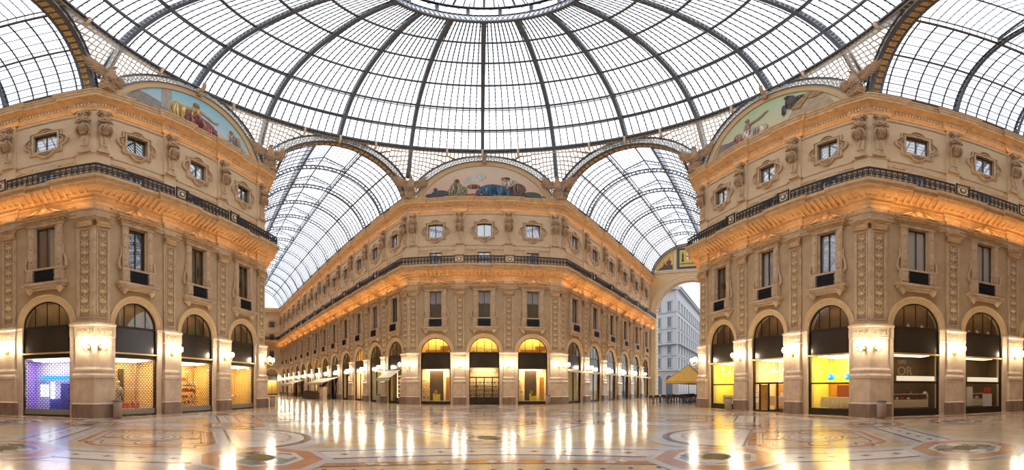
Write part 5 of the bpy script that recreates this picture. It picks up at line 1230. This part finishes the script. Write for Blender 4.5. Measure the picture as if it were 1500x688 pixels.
for k in range(48):
    a = 2 * PI * k / 48; c, s_ = math.cos(a), math.sin(a); pts = [(RL - .1, 43.2), (4.2, 44.4), (2.6, 45.4), (.6, 45.9)]
    for j in range(3): b.bar((pts[j][0] * s_, pts[j][0] * c, pts[j][1]), (pts[j + 1][0] * s_, pts[j + 1][0] * c, pts[j + 1][1]), .08 if k % 3 else .15, .07)
ob('lantern_posts', b, t, None, iron)
# ------------------------------------------------------------------ eagles
def eagle_meshes():
    b = MB()
    def ring(z, rx, ry, yc): return [(rx * math.cos(a), yc + ry * math.sin(a), z) for a in [2 * PI * i / 14 for i in range(14)]]
    b.loft([ring(z, rx, ry, yc) for z, rx, ry, yc in ((1.05, .16, .16, 0), (1.25, .34, .28, -.02), (1.6, .40, .36, -.08), (2.0, .34, .32, -.14), (2.28, .22, .23, -.16), (2.5, .16, .17, -.18))], smooth=True, cap=True)
    b.ell((0, -.22, 2.64), (.17, .23, .19), 10, 7); b.tube([(0, -.40, 2.66), (0, -.54, 2.62), (0, -.58, 2.5)], [.07, .05, .01], 6)
    for sg in (-1, 1):
        b.tube([(sg * .2, -.05, 1.35), (sg * .26, -.12, 1.15), (sg * .26, -.2, 1.0)], [.13, .1, .08], 7)
        for k in range(3): b.tube([(sg * .26 + (k - 1) * .07, -.2, 1.02), (sg * .26 + (k - 1) * .1, -.36, .98), (sg * .26 + (k - 1) * .1, -.4, .88)], [.04, .035, .01], 5)
    for k in range(20): b.ell((.3 * math.cos(k * 2.4) * (1 - k / 60), -.2 - .15 * abs(math.sin(k * 2.4)), 1.3 + k * .045), (.09, .06, .1), 5, 3)
    for k in range(5): b.ell(((k - 2) * .1, .1, 1.0), (.07, .04, .32), 5, 4)
    w = MB()
    for k in range(11):        # feathers fan
        u = k / 10; root = Vector((.28 + .5 * u, 0, 2.05 + .1 * u - .05 * u)); ang = R_(-62 + 124 * u); ln = .75 + .85 * u
        tip = root + Vector((math.cos(ang), .12, math.sin(ang))) * ln
        mid = root.lerp(tip, .5); w.tube([root, root.lerp(tip, .35) + Vector((0, -.05, 0)), root.lerp(tip, .75), tip], [.07, .12, .09, .015], 6)
    for k in range(8):
        u = k / 7; root = Vector((.2 + .6 * u, -.08, 2.1 + .15 * u)); ang = R_(-55 + 115 * u); tip = root + Vector((math.cos(ang), 0, math.sin(ang))) * (.45 + .2 * u); w.tube([root, root.lerp(tip, .5), tip], [.07, .09, .02], 6)
    w.tube([(.15, -.05, 1.9), (.5, -.1, 2.2), (.85, -.05, 2.4), (1.05, 0, 2.65)], [.16, .15, .12, .06], 7)
    w2 = MB(); w2.v = [(-x, y, z) for x, y, z in w.v]; w2.f = [tuple(reversed(f_)) for f_ in w.f]; w2.m = list(w.m); w2.s = list(w.s)
    s = MB(); s.box(-.55, .55, -.35, .35, 0, .12); s.prism([(-.4, .12), (.4, .12), (.52, .4), (.5, .85), (.3, 1.05), (-.3, 1.05), (-.5, .85), (-.52, .4)], -.22, .2)
    s.lathe([(.001, -.1), (.36, -.08), (.40, 0), (.40, .1)], (0, 0, 0), 4)
    s.tube([(.40 * math.cos(a), -.24, .58 + .40 * math.sin(a)) for a in [i * PI / 10 for i in range(20)]], .06, 6, closed=True); s.ell((0, -.2, .58), (.33, .1, .33), 12, 6); s.bar((-.3, -.32, .58), (.3, -.32, .58), .03, .05); s.bar((0, -.32, .28), (0, -.32, .88), .05, .03)
    for sg in (-1, 1): s.tube([(sg * (.55 - .12 * math.cos(a) * (1 - i / 12)), -.1, .75 + .2 * math.sin(a) * (1 - i / 12)) for i, a in enumerate([i * .6 for i in range(9)])], .06, 5)
    return b.mesh('body', carv), w.mesh('wing', carv), w2.mesh('wing', carv), s.mesh('medallion', carv)
eb, ew, ew2, es = eagle_meshes()
en = ['at the left end of the centre block', 'at the right end of the centre block', 'at the left end of the right block', 'at the right end of the right block', None, None, 'at the left end of the left block', 'at the right end of the left block']
for i in range(8):
    if not en[i]: continue
    c = Vector(cor[i]); d = c.normalized(); ang = math.atan2(c.x, c.y); p = c - d * 1.0
    t = thing('eagle_statue', M4((p.x, p.y, 23.3), -ang), f'winged terracotta eagle on the cornice {en[i]}', 'statue', 'eagle statues on the octagon corners')
    sc_ = 1.12
    ob('body', eb, t, Matrix.Scale(sc_, 4)); ob('wing', ew, t, Matrix.Scale(sc_, 4)); ob('wing', ew2, t, Matrix.Scale(sc_, 4)); ob('medallion', es, t, Matrix.Scale(sc_, 4))
    q = c + d * .35; b = MB(); b.box(-.4, .4, -.1, .1, 23.3, 26.6); ob('backing_post', b, None, M4((q.x, q.y, 0), -ang), iron); bpy.data.objects[-1] if 0 else None
    o = [o_ for o_ in C.objects if o_.name.startswith('backing_post')][-1]; tag(o, f'dark iron post behind the eagle {en[i]}', 'post', 'iron posts behind the eagles')
# ------------------------------------------------------------------ floor
def marble(name, c1, c2, sc=1.2, rough=.13, tile=None, vein=None):
    if name in MATS: return MATS[name]
    m = bpy.data.materials.new(name); m.use_nodes = True; n = m.node_tree; bs = n.nodes['Principled BSDF']; tc_ = n.nodes.new('ShaderNodeTexCoord')
    x = n.nodes.new('ShaderNodeTexNoise'); x.inputs['Scale'].default_value = sc; x.inputs['Detail'].default_value = 8; x.inputs['Roughness'].default_value = .62; x.inputs['Distortion'].default_value = .8
    r = n.nodes.new('ShaderNodeValToRGB'); r.color_ramp.elements[0].position = .32; r.color_ramp.elements[1].position = .68; r.color_ramp.elements[0].color = (*c2, 1); r.color_ramp.elements[1].color = (*c1, 1)
    n.links.new(tc_.outputs['Object'], x.inputs['Vector']); n.links.new(x.outputs['Fac'], r.inputs['Fac']); col = r.outputs['Color']
    if tile:
        mp = n.nodes.new('ShaderNodeMapping'); mp.inputs['Rotation'].default_value = (0, 0, PI / 4); n.links.new(tc_.outputs['Object'], mp.inputs['Vector'])
        br = n.nodes.new('ShaderNodeTexBrick'); br.offset = 0; br.inputs['Scale'].default_value = 1; br.inputs['Brick Width'].default_value = tile; br.inputs['Row Height'].default_value = tile; br.inputs['Mortar Size'].default_value = .006
        br.inputs['Color1'].default_value = (1, 1, 1, 1); br.inputs['Color2'].default_value = (.86, .86, .86, 1); br.inputs['Mortar'].default_value = (.6, .55, .5, 1)
        mx = n.nodes.new('ShaderNodeMix'); mx.data_type = 'RGBA'; mx.blend_type = 'MULTIPLY'; mx.inputs[0].default_value = 1
        n.links.new(mp.outputs[0], br.inputs['Vector']); n.links.new(col, mx.inputs[6]); n.links.new(br.outputs['Color'], mx.inputs[7]); col = mx.outputs[2]
    n.links.new(col, bs.inputs['Base Color'])
    x2 = n.nodes.new('ShaderNodeTexNoise'); x2.inputs['Scale'].default_value = 2.2; x2.inputs['Detail'].default_value = 3; u = n.nodes.new('ShaderNodeBump'); u.inputs['Strength'].default_value = .10; u.inputs['Distance'].default_value = .02
    n.links.new(tc_.outputs['Object'], x2.inputs['Vector']); n.links.new(x2.outputs['Fac'], u.inputs['Height']); n.links.new(u.outputs['Normal'], bs.inputs['Normal'])
    bs.inputs['Roughness'].default_value = rough + .02; bs.inputs['Specular IOR Level'].default_value = .62
    MATS[name] = m; return m
mY = marble('yellow_marble', (.68, .54, .37), (.54, .41, .26), 1.3, tile=.62); mG = marble('grey_white_marble', (.62, .60, .60), (.44, .43, .45), 1.0); mO = marble('orange_marble', (.56, .27, .15), (.42, .19, .10), 2.2)
mW = marble('white_marble', (.72, .69, .64), (.58, .55, .52), 3); mBn = marble('brown_marble', (.22, .11, .08), (.13, .07, .05), 2); mGn = marble('green_grey_marble', (.30, .34, .30), (.18, .22, .21), 3); mB = marble('black_marble', (.05, .045, .05), (.03, .03, .03), 2); mT = marble('tan_marble', (.56, .36, .20), (.44, .27, .14), 2)
fp = [Vector((0.2, 22)), (AR.M @ Vector((LEN_R + 1.6, 3, 0))).xy, (AR.M @ Vector((LEN_R + 1.6, -WR - 3, 0))).xy, Vector((22, 0)), (BR.M @ Vector((22, 2, 0))).xy, (BR.M @ Vector((22, -WB - 2, 0))).xy, Vector((0, -22)), (BL.M @ Vector((-22, -WB - 2, 0))).xy, (BL.M @ Vector((-22, 2, 0))).xy, Vector((-22, 0)), (AL.M @ Vector((-LEN_L - 3, -WL - 3, 0))).xy, (AL.M @ Vector((-LEN_L - 3, 3, 0))).xy]
b = MB(); b.disc([(p.x, p.y) for p in reversed(fp)], 0); floor = tag(ob('floor', b, None, None, mY), 'polished inlaid marble floor of the octagon and galleries', kind='structure')
INL = {}
CUR = [None]
class _W:
    def __init__(s, b, i): s.b = b; s.i = i
    def quad(s, *a): s.b.quad(*a, s.i)
    def disc(s, p, z): s.b.disc(p, z, s.i)
def begin(nm):
    CUR[0] = (nm, MB(), []); INL[len(INL)] = CUR[0]
def inl(m):
    nm, b, ms = CUR[0]
    if m not in ms: ms.append(m)
    return _W(b, ms.index(m))
def ring2(c, r0, r1, z, m, n=48, a0=0, a1=2 * PI):
    b = inl(m)
    for i in range(n):
        a, d = a0 + (a1 - a0) * i / n, a0 + (a1 - a0) * (i + 1) / n
        b.quad((c[0] + r0 * math.cos(a), c[1] + r0 * math.sin(a), z), (c[0] + r1 * math.cos(a), c[1] + r1 * math.sin(a), z), (c[0] + r1 * math.cos(d), c[1] + r1 * math.sin(d), z), (c[0] + r0 * math.cos(d), c[1] + r0 * math.sin(d), z))
def ngon(c, r, n, z, m, rot=0): inl(m).disc([(c[0] + r * math.cos(rot + 2 * PI * i / n), c[1] + r * math.sin(rot + 2 * PI * i / n)) for i in range(n)], z)
def strip(pts, w, z, m, off=0):
    b = inl(m); P = [Vector(p) for p in pts]; N = len(P); L = []
    for i in range(N):
        a = (P[i] - P[i - 1]).normalized() if i else (P[1] - P[0]).normalized(); c = (P[i + 1] - P[i]).normalized() if i < N - 1 else a
        n1 = Vector((-a.y, a.x)); n2 = Vector((-c.y, c.x)); mt = (n1 + n2) / max(.3, 1 + n1.dot(n2)); L.append((P[i] + mt * (off - w / 2), P[i] + mt * (off + w / 2)))
    for i in range(N - 1): b.quad((*L[i][0], z), (*L[i + 1][0], z), (*L[i + 1][1], z), (*L[i][1], z))
BZ = [0]
def band(p, q, curve=None):
    BZ[0] += 1; dz = BZ[0] * .00005; begin('inlaid_band')
    P = [Vector(p), Vector(q)] if not curve else [Vector(c) for c in curve]
    strip(P, 2.0, .002 + dz, mG); strip(P, 1.12, .004 + dz, mBn); strip(P, .92, .006 + dz, mW)
    ln = sum((P[i + 1] - P[i]).length for i in range(len(P) - 1)); n = int(ln / .78); b = inl(mBn)
    for k in range(n):
        s = (k + .5) / n * ln; i = 0
        while i < len(P) - 2 and s > (P[i + 1] - P[i]).length: s -= (P[i + 1] - P[i]).length; i += 1
        d = (P[i + 1] - P[i]).normalized(); e = Vector((-d.y, d.x)); c = P[i] + d * s
        b.disc([tuple(c + d * .17), tuple(c + d * .05 + e * .05), tuple(c + e * .13), tuple(c - d * .05 + e * .05), tuple(c - d * .17), tuple(c - d * .05 - e * .05), tuple(c - e * .13), tuple(c + d * .05 - e * .05)], .008)
def medallion(c, r=1.55):
    begin('inlaid_medallion')
    ngon(c, r + .25, 8, .009, mG, PI / 8); ngon(c, r, 8, .011, mO, PI / 8); ngon(c, r * .70, 8, .013, mW, PI / 8); ngon(c, r * .60, 8, .015, mGn, PI / 8)
    for k in range(4):
        a = k * PI / 2 + PI / 4; x, y = c[0] + r * .40 * math.cos(a), c[1] + r * .40 * math.sin(a); ngon((x, y), .3, 4, .017, mB if k % 2 else mW, a)
def cell(c, s):       # stepped frame in a square cell, s = half diagonal
    begin('inlaid_panel'); u = s * .385; pts = []
    st = .30
    for k in range(4):      # square rotated 45 deg with stepped corners
        a = k * PI / 2 + PI / 4; d = Vector((math.cos(a), math.sin(a))); e = Vector((-d.y, d.x)); hw = u * .93
        pts += [Vector(c) + d * u + e * (-hw + st * 1.5), Vector(c) + d * u + e * (hw - st * 1.5), Vector(c) + d * (u - st) + e * (hw - st * 1.5), Vector(c) + d * (u - st) + e * (hw - st * .5)]
    pts.append(pts[0])
    strip(pts, .50, .0031, mW); strip(pts, .36, .0051, mO); strip(pts, .05, .0061, mB, .28); strip(pts, .05, .007, mW, .12); strip(pts, .04, .007, mBn, -.12)
    for r0, r1, m, z in ((0, 1.5, mO, .009), (0, 1.42, mW, .010), (0, 1.30, mT, .011), (0, 1.12, mW, .012), (0, .98, mG, .013), (0, .7, mT, .014), (0, .62, mW, .015)): ngon(c, r1 * .68, 40, z, m)
    for k in range(4):
        a = k * PI / 2 + PI / 4; cc = (c[0] + 1.35 * math.cos(a), c[1] + 1.35 * math.sin(a)); ngon(cc, .36, 20, .009, mO); ngon(cc, .28, 20, .010, mW); ngon(cc, .18, 20, .011, mT)
    for k in range(8):
        a = k * PI / 4; ngon((c[0] + .57 * math.cos(a), c[1] + .57 * math.sin(a)), .07, 6, .016, mO)
V = {'C': (0, -5.8), 'L': (-5.15, -10.85), 'R': (5.0, -11.0), 'LL': (-9.8, -15.4), 'RR': (9.4, -15.7), 'L2': (-10.5, -5.4), 'R2': (10.4, -6.0), 'L3': (-15.15, -9.9), 'R3': (14.6, -10.3), 'L4': (-5.2, -.5), 'R4': (5.2, -.7), 'F': (0, 4.6), 'L5': (-15.6, -.3), 'R5': (15.5, -.8), 'L6': (-10.4, 4.9), 'R6': (10.4, 4.6), 'RB': (17.4, -13.5), 'LB': (-17.6, -13.2), 'F2': (0, 14.5), 'L7': (-5.3, 10), 'R7': (5.3, 10)}
for a, c in (('C', 'R'), ('R', 'RR'), ('C', 'R4'), ('R', 'R2'), ('RR', 'R3'), ('R2', 'R3'), ('R4', 'R2'), ('C', 'L'), ('L', 'LL'), ('C', 'L4'), ('L', 'L2'), ('LL', 'L3'), ('L2', 'L3'), ('L4', 'L2'), ('L4', 'F'), ('R4', 'F'), ('L2', 'L5'), ('R2', 'R5'), ('L3', 'L5'), ('R3', 'R5'), ('L6', 'L5'), ('R6', 'R5'), ('L6', 'L4'), ('R6', 'R4'), ('F', 'L7'), ('F', 'R7'), ('L7', 'L6'), ('R7', 'R6'), ('L7', 'F2'), ('R7', 'F2')): 
    if (a, c) in (('C', 'R'), ('C', 'L')): continue
    band(V[a], V[c])
arcp = [(x, -8.4 - .085 * x * x) for x in [-5.2 + 10.3 * k / 16 for k in range(17)]]
band(None, None, arcp)
begin('inlaid_border'); strip([(x, y - 1.35) for x, y in arcp], .34, .004, mO); strip([(x, y - 1.35) for x, y in arcp], .05, .006, mW, .22); strip([(x, y - 1.35) for x, y in arcp], .05, .006, mBn, -.22)
for k in range(-3, 4): ngon((k * 1.3, -9.75 - .085 * (k * 1.3) ** 2), .16, 4, .008, mW); ngon((k * 1.3 + .3, -9.75 - .085 * (k * 1.3) ** 2), .12, 4, .008, mW)
for k in range(-8, 9): ngon((k * .55, -10.6 - .06 * (k * .55) ** 2), .07, 4, .008, mB)
for k, v in V.items(): medallion(v, 1.5 if k not in ('C',) else 1.2)
for c in ((9.4, -10.6), (-9.95, -10.4), (0, -.6), (10.4, -.7), (-10.4, -.3), (5.2, 4.8), (-5.2, 4.9), (0, 9.8)): cell(c, 5.1)
for sg in (-1, 1):      # bulging arc bands towards the galleries
    begin('inlaid_arc'); c = (sg * 7.9, -8.3); a0 = R_(90 - 45 * sg) - PI / 2 + (0 if sg > 0 else 0); am = PI * (.75 if sg > 0 else .25)
    ring2(c, 0, 3.0, .0085, mG, 30, am - PI / 2, am + PI / 2); ring2(c, 2.25, 2.5, .0095, mBn, 30, am - PI / 2, am + PI / 2); ring2(c, 1.3, 2.25, .0095, mW, 30, am - PI / 2, am + PI / 2)
    for k in range(9): a = am + (k - 4) * .2; ngon((c[0] + 1.8 * math.cos(a), c[1] + 1.8 * math.sin(a)), .09, 4, .0105, mBn, a)
# perimeter border along the blocks
for f in (FC, FL, FR, BL, BR):
    begin('inlaid_border'); a = f.M @ Vector((f.x0, -1.6, 0)); c = f.M @ Vector((f.x1, -1.6, 0)); strip([a.xy, c.xy], 1.1, .0012, mO); strip([a.xy, c.xy], .25, .0032, mG, .8)
for nm, b, ms in INL.values():
    if b.v: ob(nm, b, floor, None, ms)
# brass drain grates in the medallions
for k, w_ in (('C', 'in the near centre medallion'), ('L', 'in the left front medallion'), ('R', 'in the right front medallion'), ('LL', 'in the medallion at the far left edge'), ('RR', 'in the medallion at the lower right')):
    b = MB()
    for i in range(7):
        for j in range(7):
            x, y = (i - 3) * .09, (j - 3) * .09
            if x * x + y * y < .1: b.tube([(x + .035 * math.cos(a), y + .035 * math.sin(a), .026) for a in [q * PI / 3 for q in range(6)]], .010, 4, closed=True)
    b.lathe([(.36, .018), (.36, .03), (.33, .03), (.33, .018)], (0, 0, 0), 20)
    tag(ob('floor_grate', b, None, M4((V[k][0], V[k][1], 0)), mat('worn_brass', (.36, .25, .12), .45, metal=.8)), f'round worn brass grate set {w_}', 'floor grate', 'brass grates in the floor')
# ------------------------------------------------------------------ movable things
binm = mat('taupe_bin', (.36, .30, .26), .5, metal=.1)
def litter_bin(M, words):
    t = thing('litter_bin', M, f'slim taupe metal litter bin {words}', 'bin', 'litter bins beside the piers')
    b = MB(); b.lathe([(.22, .02), (.27, .05), (.27, .95), (.25, .98)], (0, 0, 0), 16); b.lathe([(.24, .98), (.0, .985)], (0, 0, 0), 16); ob('body', b, t, None, binm); b = MB(); b.lathe([(.28, .9), (.29, .93), (.29, .99), (.2, 1.0)], (0, 0, 0), 16); b.lathe([(.17, 1.0), (.17, .9)], (0, 0, 0), 16, m=0); ob('rim', b, t, None, mat('dark_bin_rim', (.15, .13, .12), .5))
litter_bin(FL.M @ M4((-8.18 + 1.12, -.78, 0)), 'at the near corner pier of the left block')
litter_bin(FL.M @ M4((8.18 + .35, -.75, 0)), 'at the far corner pier of the left block')
litter_bin(FR.M @ M4((8.18 + .9, -.35, 0)), 'at the near corner pier of the right block')
litter_bin(FR.M @ M4((-B / 2 - .95, -.75, 0)), 'beside the left inner pier of the right block')
litter_bin(FC.M @ M4((7.96 - 1.4, -.8, 0)), 'at the right corner pier of the centre block')
litter_bin(AL.M @ M4((-5.1, -.95, 0)), 'beside the first pier of the left gallery')
# awnings
awm = mat('cream_awning', (.80, .72, .58), .8, noise=(.7, .6, .45))
def awning(f, x, w, z, d, words):
    t = thing('awning', f.M @ Matrix.Translation((x, 0, 0)), words, 'awning', 'cream shop awnings')
    b = MB(); b.add([(-w / 2, -.2, z), (w / 2, -.2, z), (w / 2, -d, z - .9), (-w / 2, -d, z - .9), (-w / 2, -.2, z - .04), (w / 2, -.2, z - .04), (w / 2, -d, z - .94), (-w / 2, -d, z - .94)], [(0, 1, 2, 3), (7, 6, 5, 4), (0, 3, 7, 4), (1, 5, 6, 2), (3, 2, 6, 7), (0, 4, 5, 1)])
    n = 12
    for k in range(n): b.box(-w / 2 + k * w / n, -w / 2 + (k + .94) * w / n, -d - .01, -d + .01, z - 1.18, z - .9)
    ob('canvas', b, t, None, awm)
    b = MB()
    for sg in (-1, 1): b.bar((sg * w / 2, -.15, z - .9), (sg * w / 2, -d, z - .92), .04, .04)
    b.bar((-w / 2, -d, z - .93), (w / 2, -d, z - .93), .05, .05); b.box(-w / 2, w / 2, -.3, -.1, z - .05, z + .1); ob('awning_frame', b, t, None, brass if 0 else ironBr)
xs_ = sorted(AL.wins, key=abs)
awning(AL, xs_[0], 3.0, 3.75, 1.6, 'small cream awning over the first arch of the left gallery')
awning(AL, xs_[4], 4.6, 3.5, 2.8, 'long cream awning over the fifth arch of the left gallery'); awning(AL, xs_[5] , 4.6, 3.5, 2.8, 'long cream awning over the sixth arch of the left gallery')
awning(AL, xs_[8], 4.7, 3.5, 3.6, 'broad cream awning over the ninth arch, far along the left gallery'); awning(AL, xs_[9], 4.7, 3.5, 3.6, 'broad cream awning over the tenth arch, farthest along the left gallery')
for k in range(6): 
    x = sorted(AR.wins)[k]; b = MB(); b.box(-1.7, 1.7, -.5, 0, 3.62, 3.74); b.box(-1.7, 1.7, -.52, -.48, 3.5, 3.76); tag(ob('shop_ledge', b, None, AR.M @ Matrix.Translation((x, 0, 0)), awm), f'narrow cream projecting ledge over the {ORD[k]} arch of the right gallery', 'ledge', 'cream ledges in the right gallery')
# planter barrier, kiosk
t = thing('planter_barrier', AL.M @ M4((-24.5, -3.4, 0)), 'long brown timber planter with a green hedge before the left gallery shops', 'planter')
b = MB(); b.box(-3.8, 3.8, -.3, .3, .1, .95); b.box(-3.9, 3.9, -.36, .36, .95, 1.05)
for k in range(5): b.box(-3.85 + k * 1.87, -3.7 + k * 1.87, -.34, .34, 0, .95)
ob('box', b, t, None, mat('brown_timber', (.17, .10, .07), .6, noise=(.1, .06, .04)))
b = MB(); rnd = random.Random(3)
for k in range(150): b.ell((rnd.uniform(-3.7, 3.7), rnd.uniform(-.25, .25), rnd.uniform(1.05, 1.25)), (rnd.uniform(.06, .14),) * 3, 5, 3)
ob('hedge', b, t, None, mat('hedge_green', (.06, .11, .03), .7)); b = MB()
for k in range(12): b.ell((2.6 + rnd.uniform(-.6, .9), -.28, 1.22 + rnd.uniform(-.05, .1)), (.07, .07, .07), 5, 4)
ob('red_flowers', b, t, None, redm)
t = thing('kiosk_stand', AL.M @ M4((-18.6, -3.2, 0)), 'beige upright menu stand beside the planter in the left gallery', 'stand'); b = MB(); b.box(-.75, .75, -.35, .35, 0, 1.85); b.box(-.8, .8, -.4, .4, 1.85, 1.92); ob('cabinet', b, t, None, marbP); b = MB(); b.box(-.55, .55, -.38, -.35, .5, 1.7); ob('menu_board', b, t, None, shelfm)
chb = mat('pale_cushion', (.62, .52, .40), .8)
def chair_meshes(seat_m, leg_m):
    s = MB(); s.box(-.22, .22, -.22, .22, .43, .48); bk = MB(); bk.box(-.22, .22, .2, .24, .55, .9); bk.box(-.22, -.18, .2, .24, .48, .9); bk.box(.18, .22, .2, .24, .48, .9); l = MB(); l.box(-.02, .02, -.02, .02, 0, .43); return s.mesh('seat', seat_m), bk.mesh('backrest', seat_m), l.mesh('leg', leg_m)
def chair(ms, M, label, group):
    t = thing('cafe_chair', M, label, 'chair', group); ob('seat', ms[0], t); ob('backrest', ms[1], t)
    for sx in (-.19, .19):
        for sy in (-.19, .19): ob('leg', ms[2], t, Matrix.Translation((sx, sy, 0)))
cm1 = chair_meshes(chb, ironBr); cm2 = chair_meshes(mat('dark_chair', (.05, .035, .03), .6), ironB)
for k in range(4): chair(cm1, AL.M @ M4((-26.9 + k * 1.6, -2.5, 0), 0), f'pale cafe chair behind the timber planter, {ORD[3 - k]} from its right end', 'pale cafe chairs behind the planter')
tbm = MB(); tbm.lathe([(.02, .72), (.4, .72), (.4, .75), (.02, .75)], (0, 0, 0), 20); tbm = tbm.mesh('table_top', mat('table_wood', (.09, .06, .045), .4)); tlm = MB(); tlm.lathe([(.25, 0), (.25, .03), (.04, .06), (.035, .72)], (0, 0, 0), 12); tlm = tlm.mesh('table_leg', ironB)
rnd = random.Random(5)
HRm = AR.M
for r_ in range(4):
    for q_ in range(6):
        x, y = 7.0 + q_ * 2.9, -WR + 1.6 + r_ * 1.75
        if q_ > 3 and r_ > 2: continue
        t = thing('cafe_table', HRm @ M4((x, y, 0)), f'small round dark terrace table, {ORD[q_]} from the octagon in the {ORD[r_]} row', 'table', 'cafe tables on the right gallery terrace'); ob('table_top', tbm, t); ob('table_leg', tlm, t)
        for k in range(2): chair(cm2, HRm @ M4((x + (.75 if k else -.75), y, 0), (-PI / 2 if k else PI / 2)), f'dark chair {"beyond" if k else "before"} the {ORD[q_]} table of the {ORD[r_]} terrace row', 'dark cafe chairs on the right gallery terrace')
# low screen and parasols
t = thing('terrace_screen', HRm @ M4((4.6, -WR + 4.6, 0)), 'low dark slatted terrace screen at the mouth of the right gallery', 'screen') if 0 else None
ym = mat('yellow_canvas', (.78, .50, .12), .75, noise=(.66, .40, .08))
def parasol(M, words, half=2.3):
    t = thing('market_parasol', M, words, 'parasol', 'yellow market parasols')
    b = MB(); ap = (0, 0, 4.5); c = [(-half, -half, 2.55), (half, -half, 2.55), (half, half, 2.55), (-half, half, 2.55)]
    for k in range(4):
        p, q = Vector(c[k]), Vector(c[(k + 1) % 4]); m = 6
        for j in range(m): a_, b_ = p.lerp(q, j / m), p.lerp(q, (j + 1) / m); b.add([a_, b_, ap], [(0, 1, 2)]); b.quad(a_, b_, b_ - Vector((0, 0, .28)), a_ - Vector((0, 0, .28)))
    ob('canopy', b, t, None, ym); b = MB(); b.tube([(0, 0, 0), (0, 0, 4.5)], .04, 8)
    for k in range(4): b.bar(c[k], ap, .04, .04); b.bar((0, 0, 2.6), tuple(Vector(c[k]).lerp(Vector(ap), .5)), .03, .03)
    ob('pole', b, t, None, mat('brown_pole', (.10, .06, .04), .5)); b = MB(); b.box(-.4, .4, -.4, .4, 0, .1); ob('base', b, t, None, ironB)
parasol(HRm @ M4((9.5, -WR + 3.2, 0)), 'nearest large yellow square parasol at the right gallery terrace'); parasol(HRm @ M4((15.0, -WR + 3.2, 0)), 'second yellow square parasol on the right gallery terrace'); parasol(HRm @ M4((20.5, -WR + 3.2, 0)), 'farthest yellow square parasol on the right gallery terrace')
# ------------------------------------------------------------------ outside
b = MB(); b.box(-160, 220, -120, 260, -.4, -.03); tag(ob('street_ground', b, None, None, mat('street_paving', (.34, .32, .30), .7, noise=(.26, .25, .23))), 'grey street paving outside the right gallery arch', kind='structure')
def inv(x, dist):
    th = (x - 750) / F_PX + .090; return Vector((-.263 + dist * math.sin(th), -17.751 + dist * math.cos(th)))
c0 = inv(992, 95); c1 = inv(1026, 132); cl = inv(935, 104)
pale = mat('pale_stucco', (.33, .34, .36), .8, noise=(.28, .29, .31)); palo = mat('rusticated_stone', (.31, .27, .24), .8, noise=(.24, .20, .18)); wdk = mat('street_window', (.045, .06, .085), .3); rfm = mat('slate_eaves', (.33, .34, .38), .7)
t = thing('corner_building', M4((c0.x, c0.y, 0)), 'tall pale grey corner building seen through the tall arch', 'building')
def street_wall(p, q, H):
    p = Vector(p); q = Vector(q); d = (q - p); L = d.length; d.normalize(); rz = math.atan2(d.y, d.x); M = M4((p.x - c0.x, p.y - c0.y, 0), rz)
    b = MB(); b.box(0, L, 0, .4, 6.5, H); o = ob('upper_wall', b, t, M, pale); b = MB(); b.box(0, L, -.1, .4, 0, 6.5); ob('ground_wall', b, t, M, palo)
    b = MB()
    for z, w_, h_ in ((6.5, .4, .4), (10.6, .2, .2), (H - .5, .9, .5), (13.6, .9, .25), (18, .2, .2), (22.6, .25, .2)): b.box(-w_ * 0, L, -w_, .0, z, z + h_)
    ob('cornices', b, t, M, pale); b = MB(); b.box(-.0, L, -1.2, .4, H, H + .5); ob('eaves', b, t, M, rfm)
    n = int(L / 3.6)
    for k in range(n):
        x = L - 2.6 - k * 3.7 if L < 20 else 1.9 + k * (L - 2.4) / max(1, n - .4)
        for z0, z1 in ((7.4, 9.9), (11.4, 13.4), (14.6, 17.1), (18.7, 21.2), (23.2, 25.6)):
            if z1 > H - .8: continue
            w = ob('street_window', WIN_S, t, M @ Matrix.Translation((x, 0, z0)) @ Matrix.Diagonal((1, 1, (z1 - z0) / 2.4, 1)))
        ob('street_arch', ARC_S, t, M @ Matrix.Translation((x, -.1, 0)))
    return M
b = MB(); b.box(-.62, .62, -.02, .02, 0, 2.4, 1); b.box(-.8, -.62, -.12, 0, -.1, 2.5); b.box(.62, .8, -.12, 0, -.1, 2.5); b.box(-.95, .95, -.22, 0, 2.5, 2.7); b.box(-.9, .9, -.25, 0, -.25, -.1); b.box(-.03, .03, -.05, 0, 0, 2.4); WIN_S = b.mesh('street_window', [pale, wdk])
b = MB(); b.prism([(-1.1, .1), (1.1, .1)] + arc(0, 4.2, 1.1, 0, PI, 12), -.03, 0, 1); b.prism(arc(0, 4.2, 1.35, 0, PI, 12) + arc(0, 4.2, 1.1, PI, 0, 12), -.12, 0, 0); ARC_S = b.mesh('street_arch', [pale, wdk])
street_wall(cl, c0, 29.3); street_wall(c0, c1, 29.3)
p0, p1_ = inv(1018, 150), inv(1034, 150); t2 = thing('distant_building', M4((p0.x, p0.y, 0)), 'lower white building with balconies at the far right of the street', 'building')
b = MB(); b.box(0, 10, 0, 8, 0, 27); ob('wall', b, t2, None, pale)
for k in range(6): b = MB(); b.box(.5, 9, -.9, 0, 4 + k * 3.6, 4.2 + k * 3.6); b.box(.5, 9, -.95, -.85, 4.2 + k * 3.6, 5.1 + k * 3.6); ob('balcony', b, t2, None, wdk)
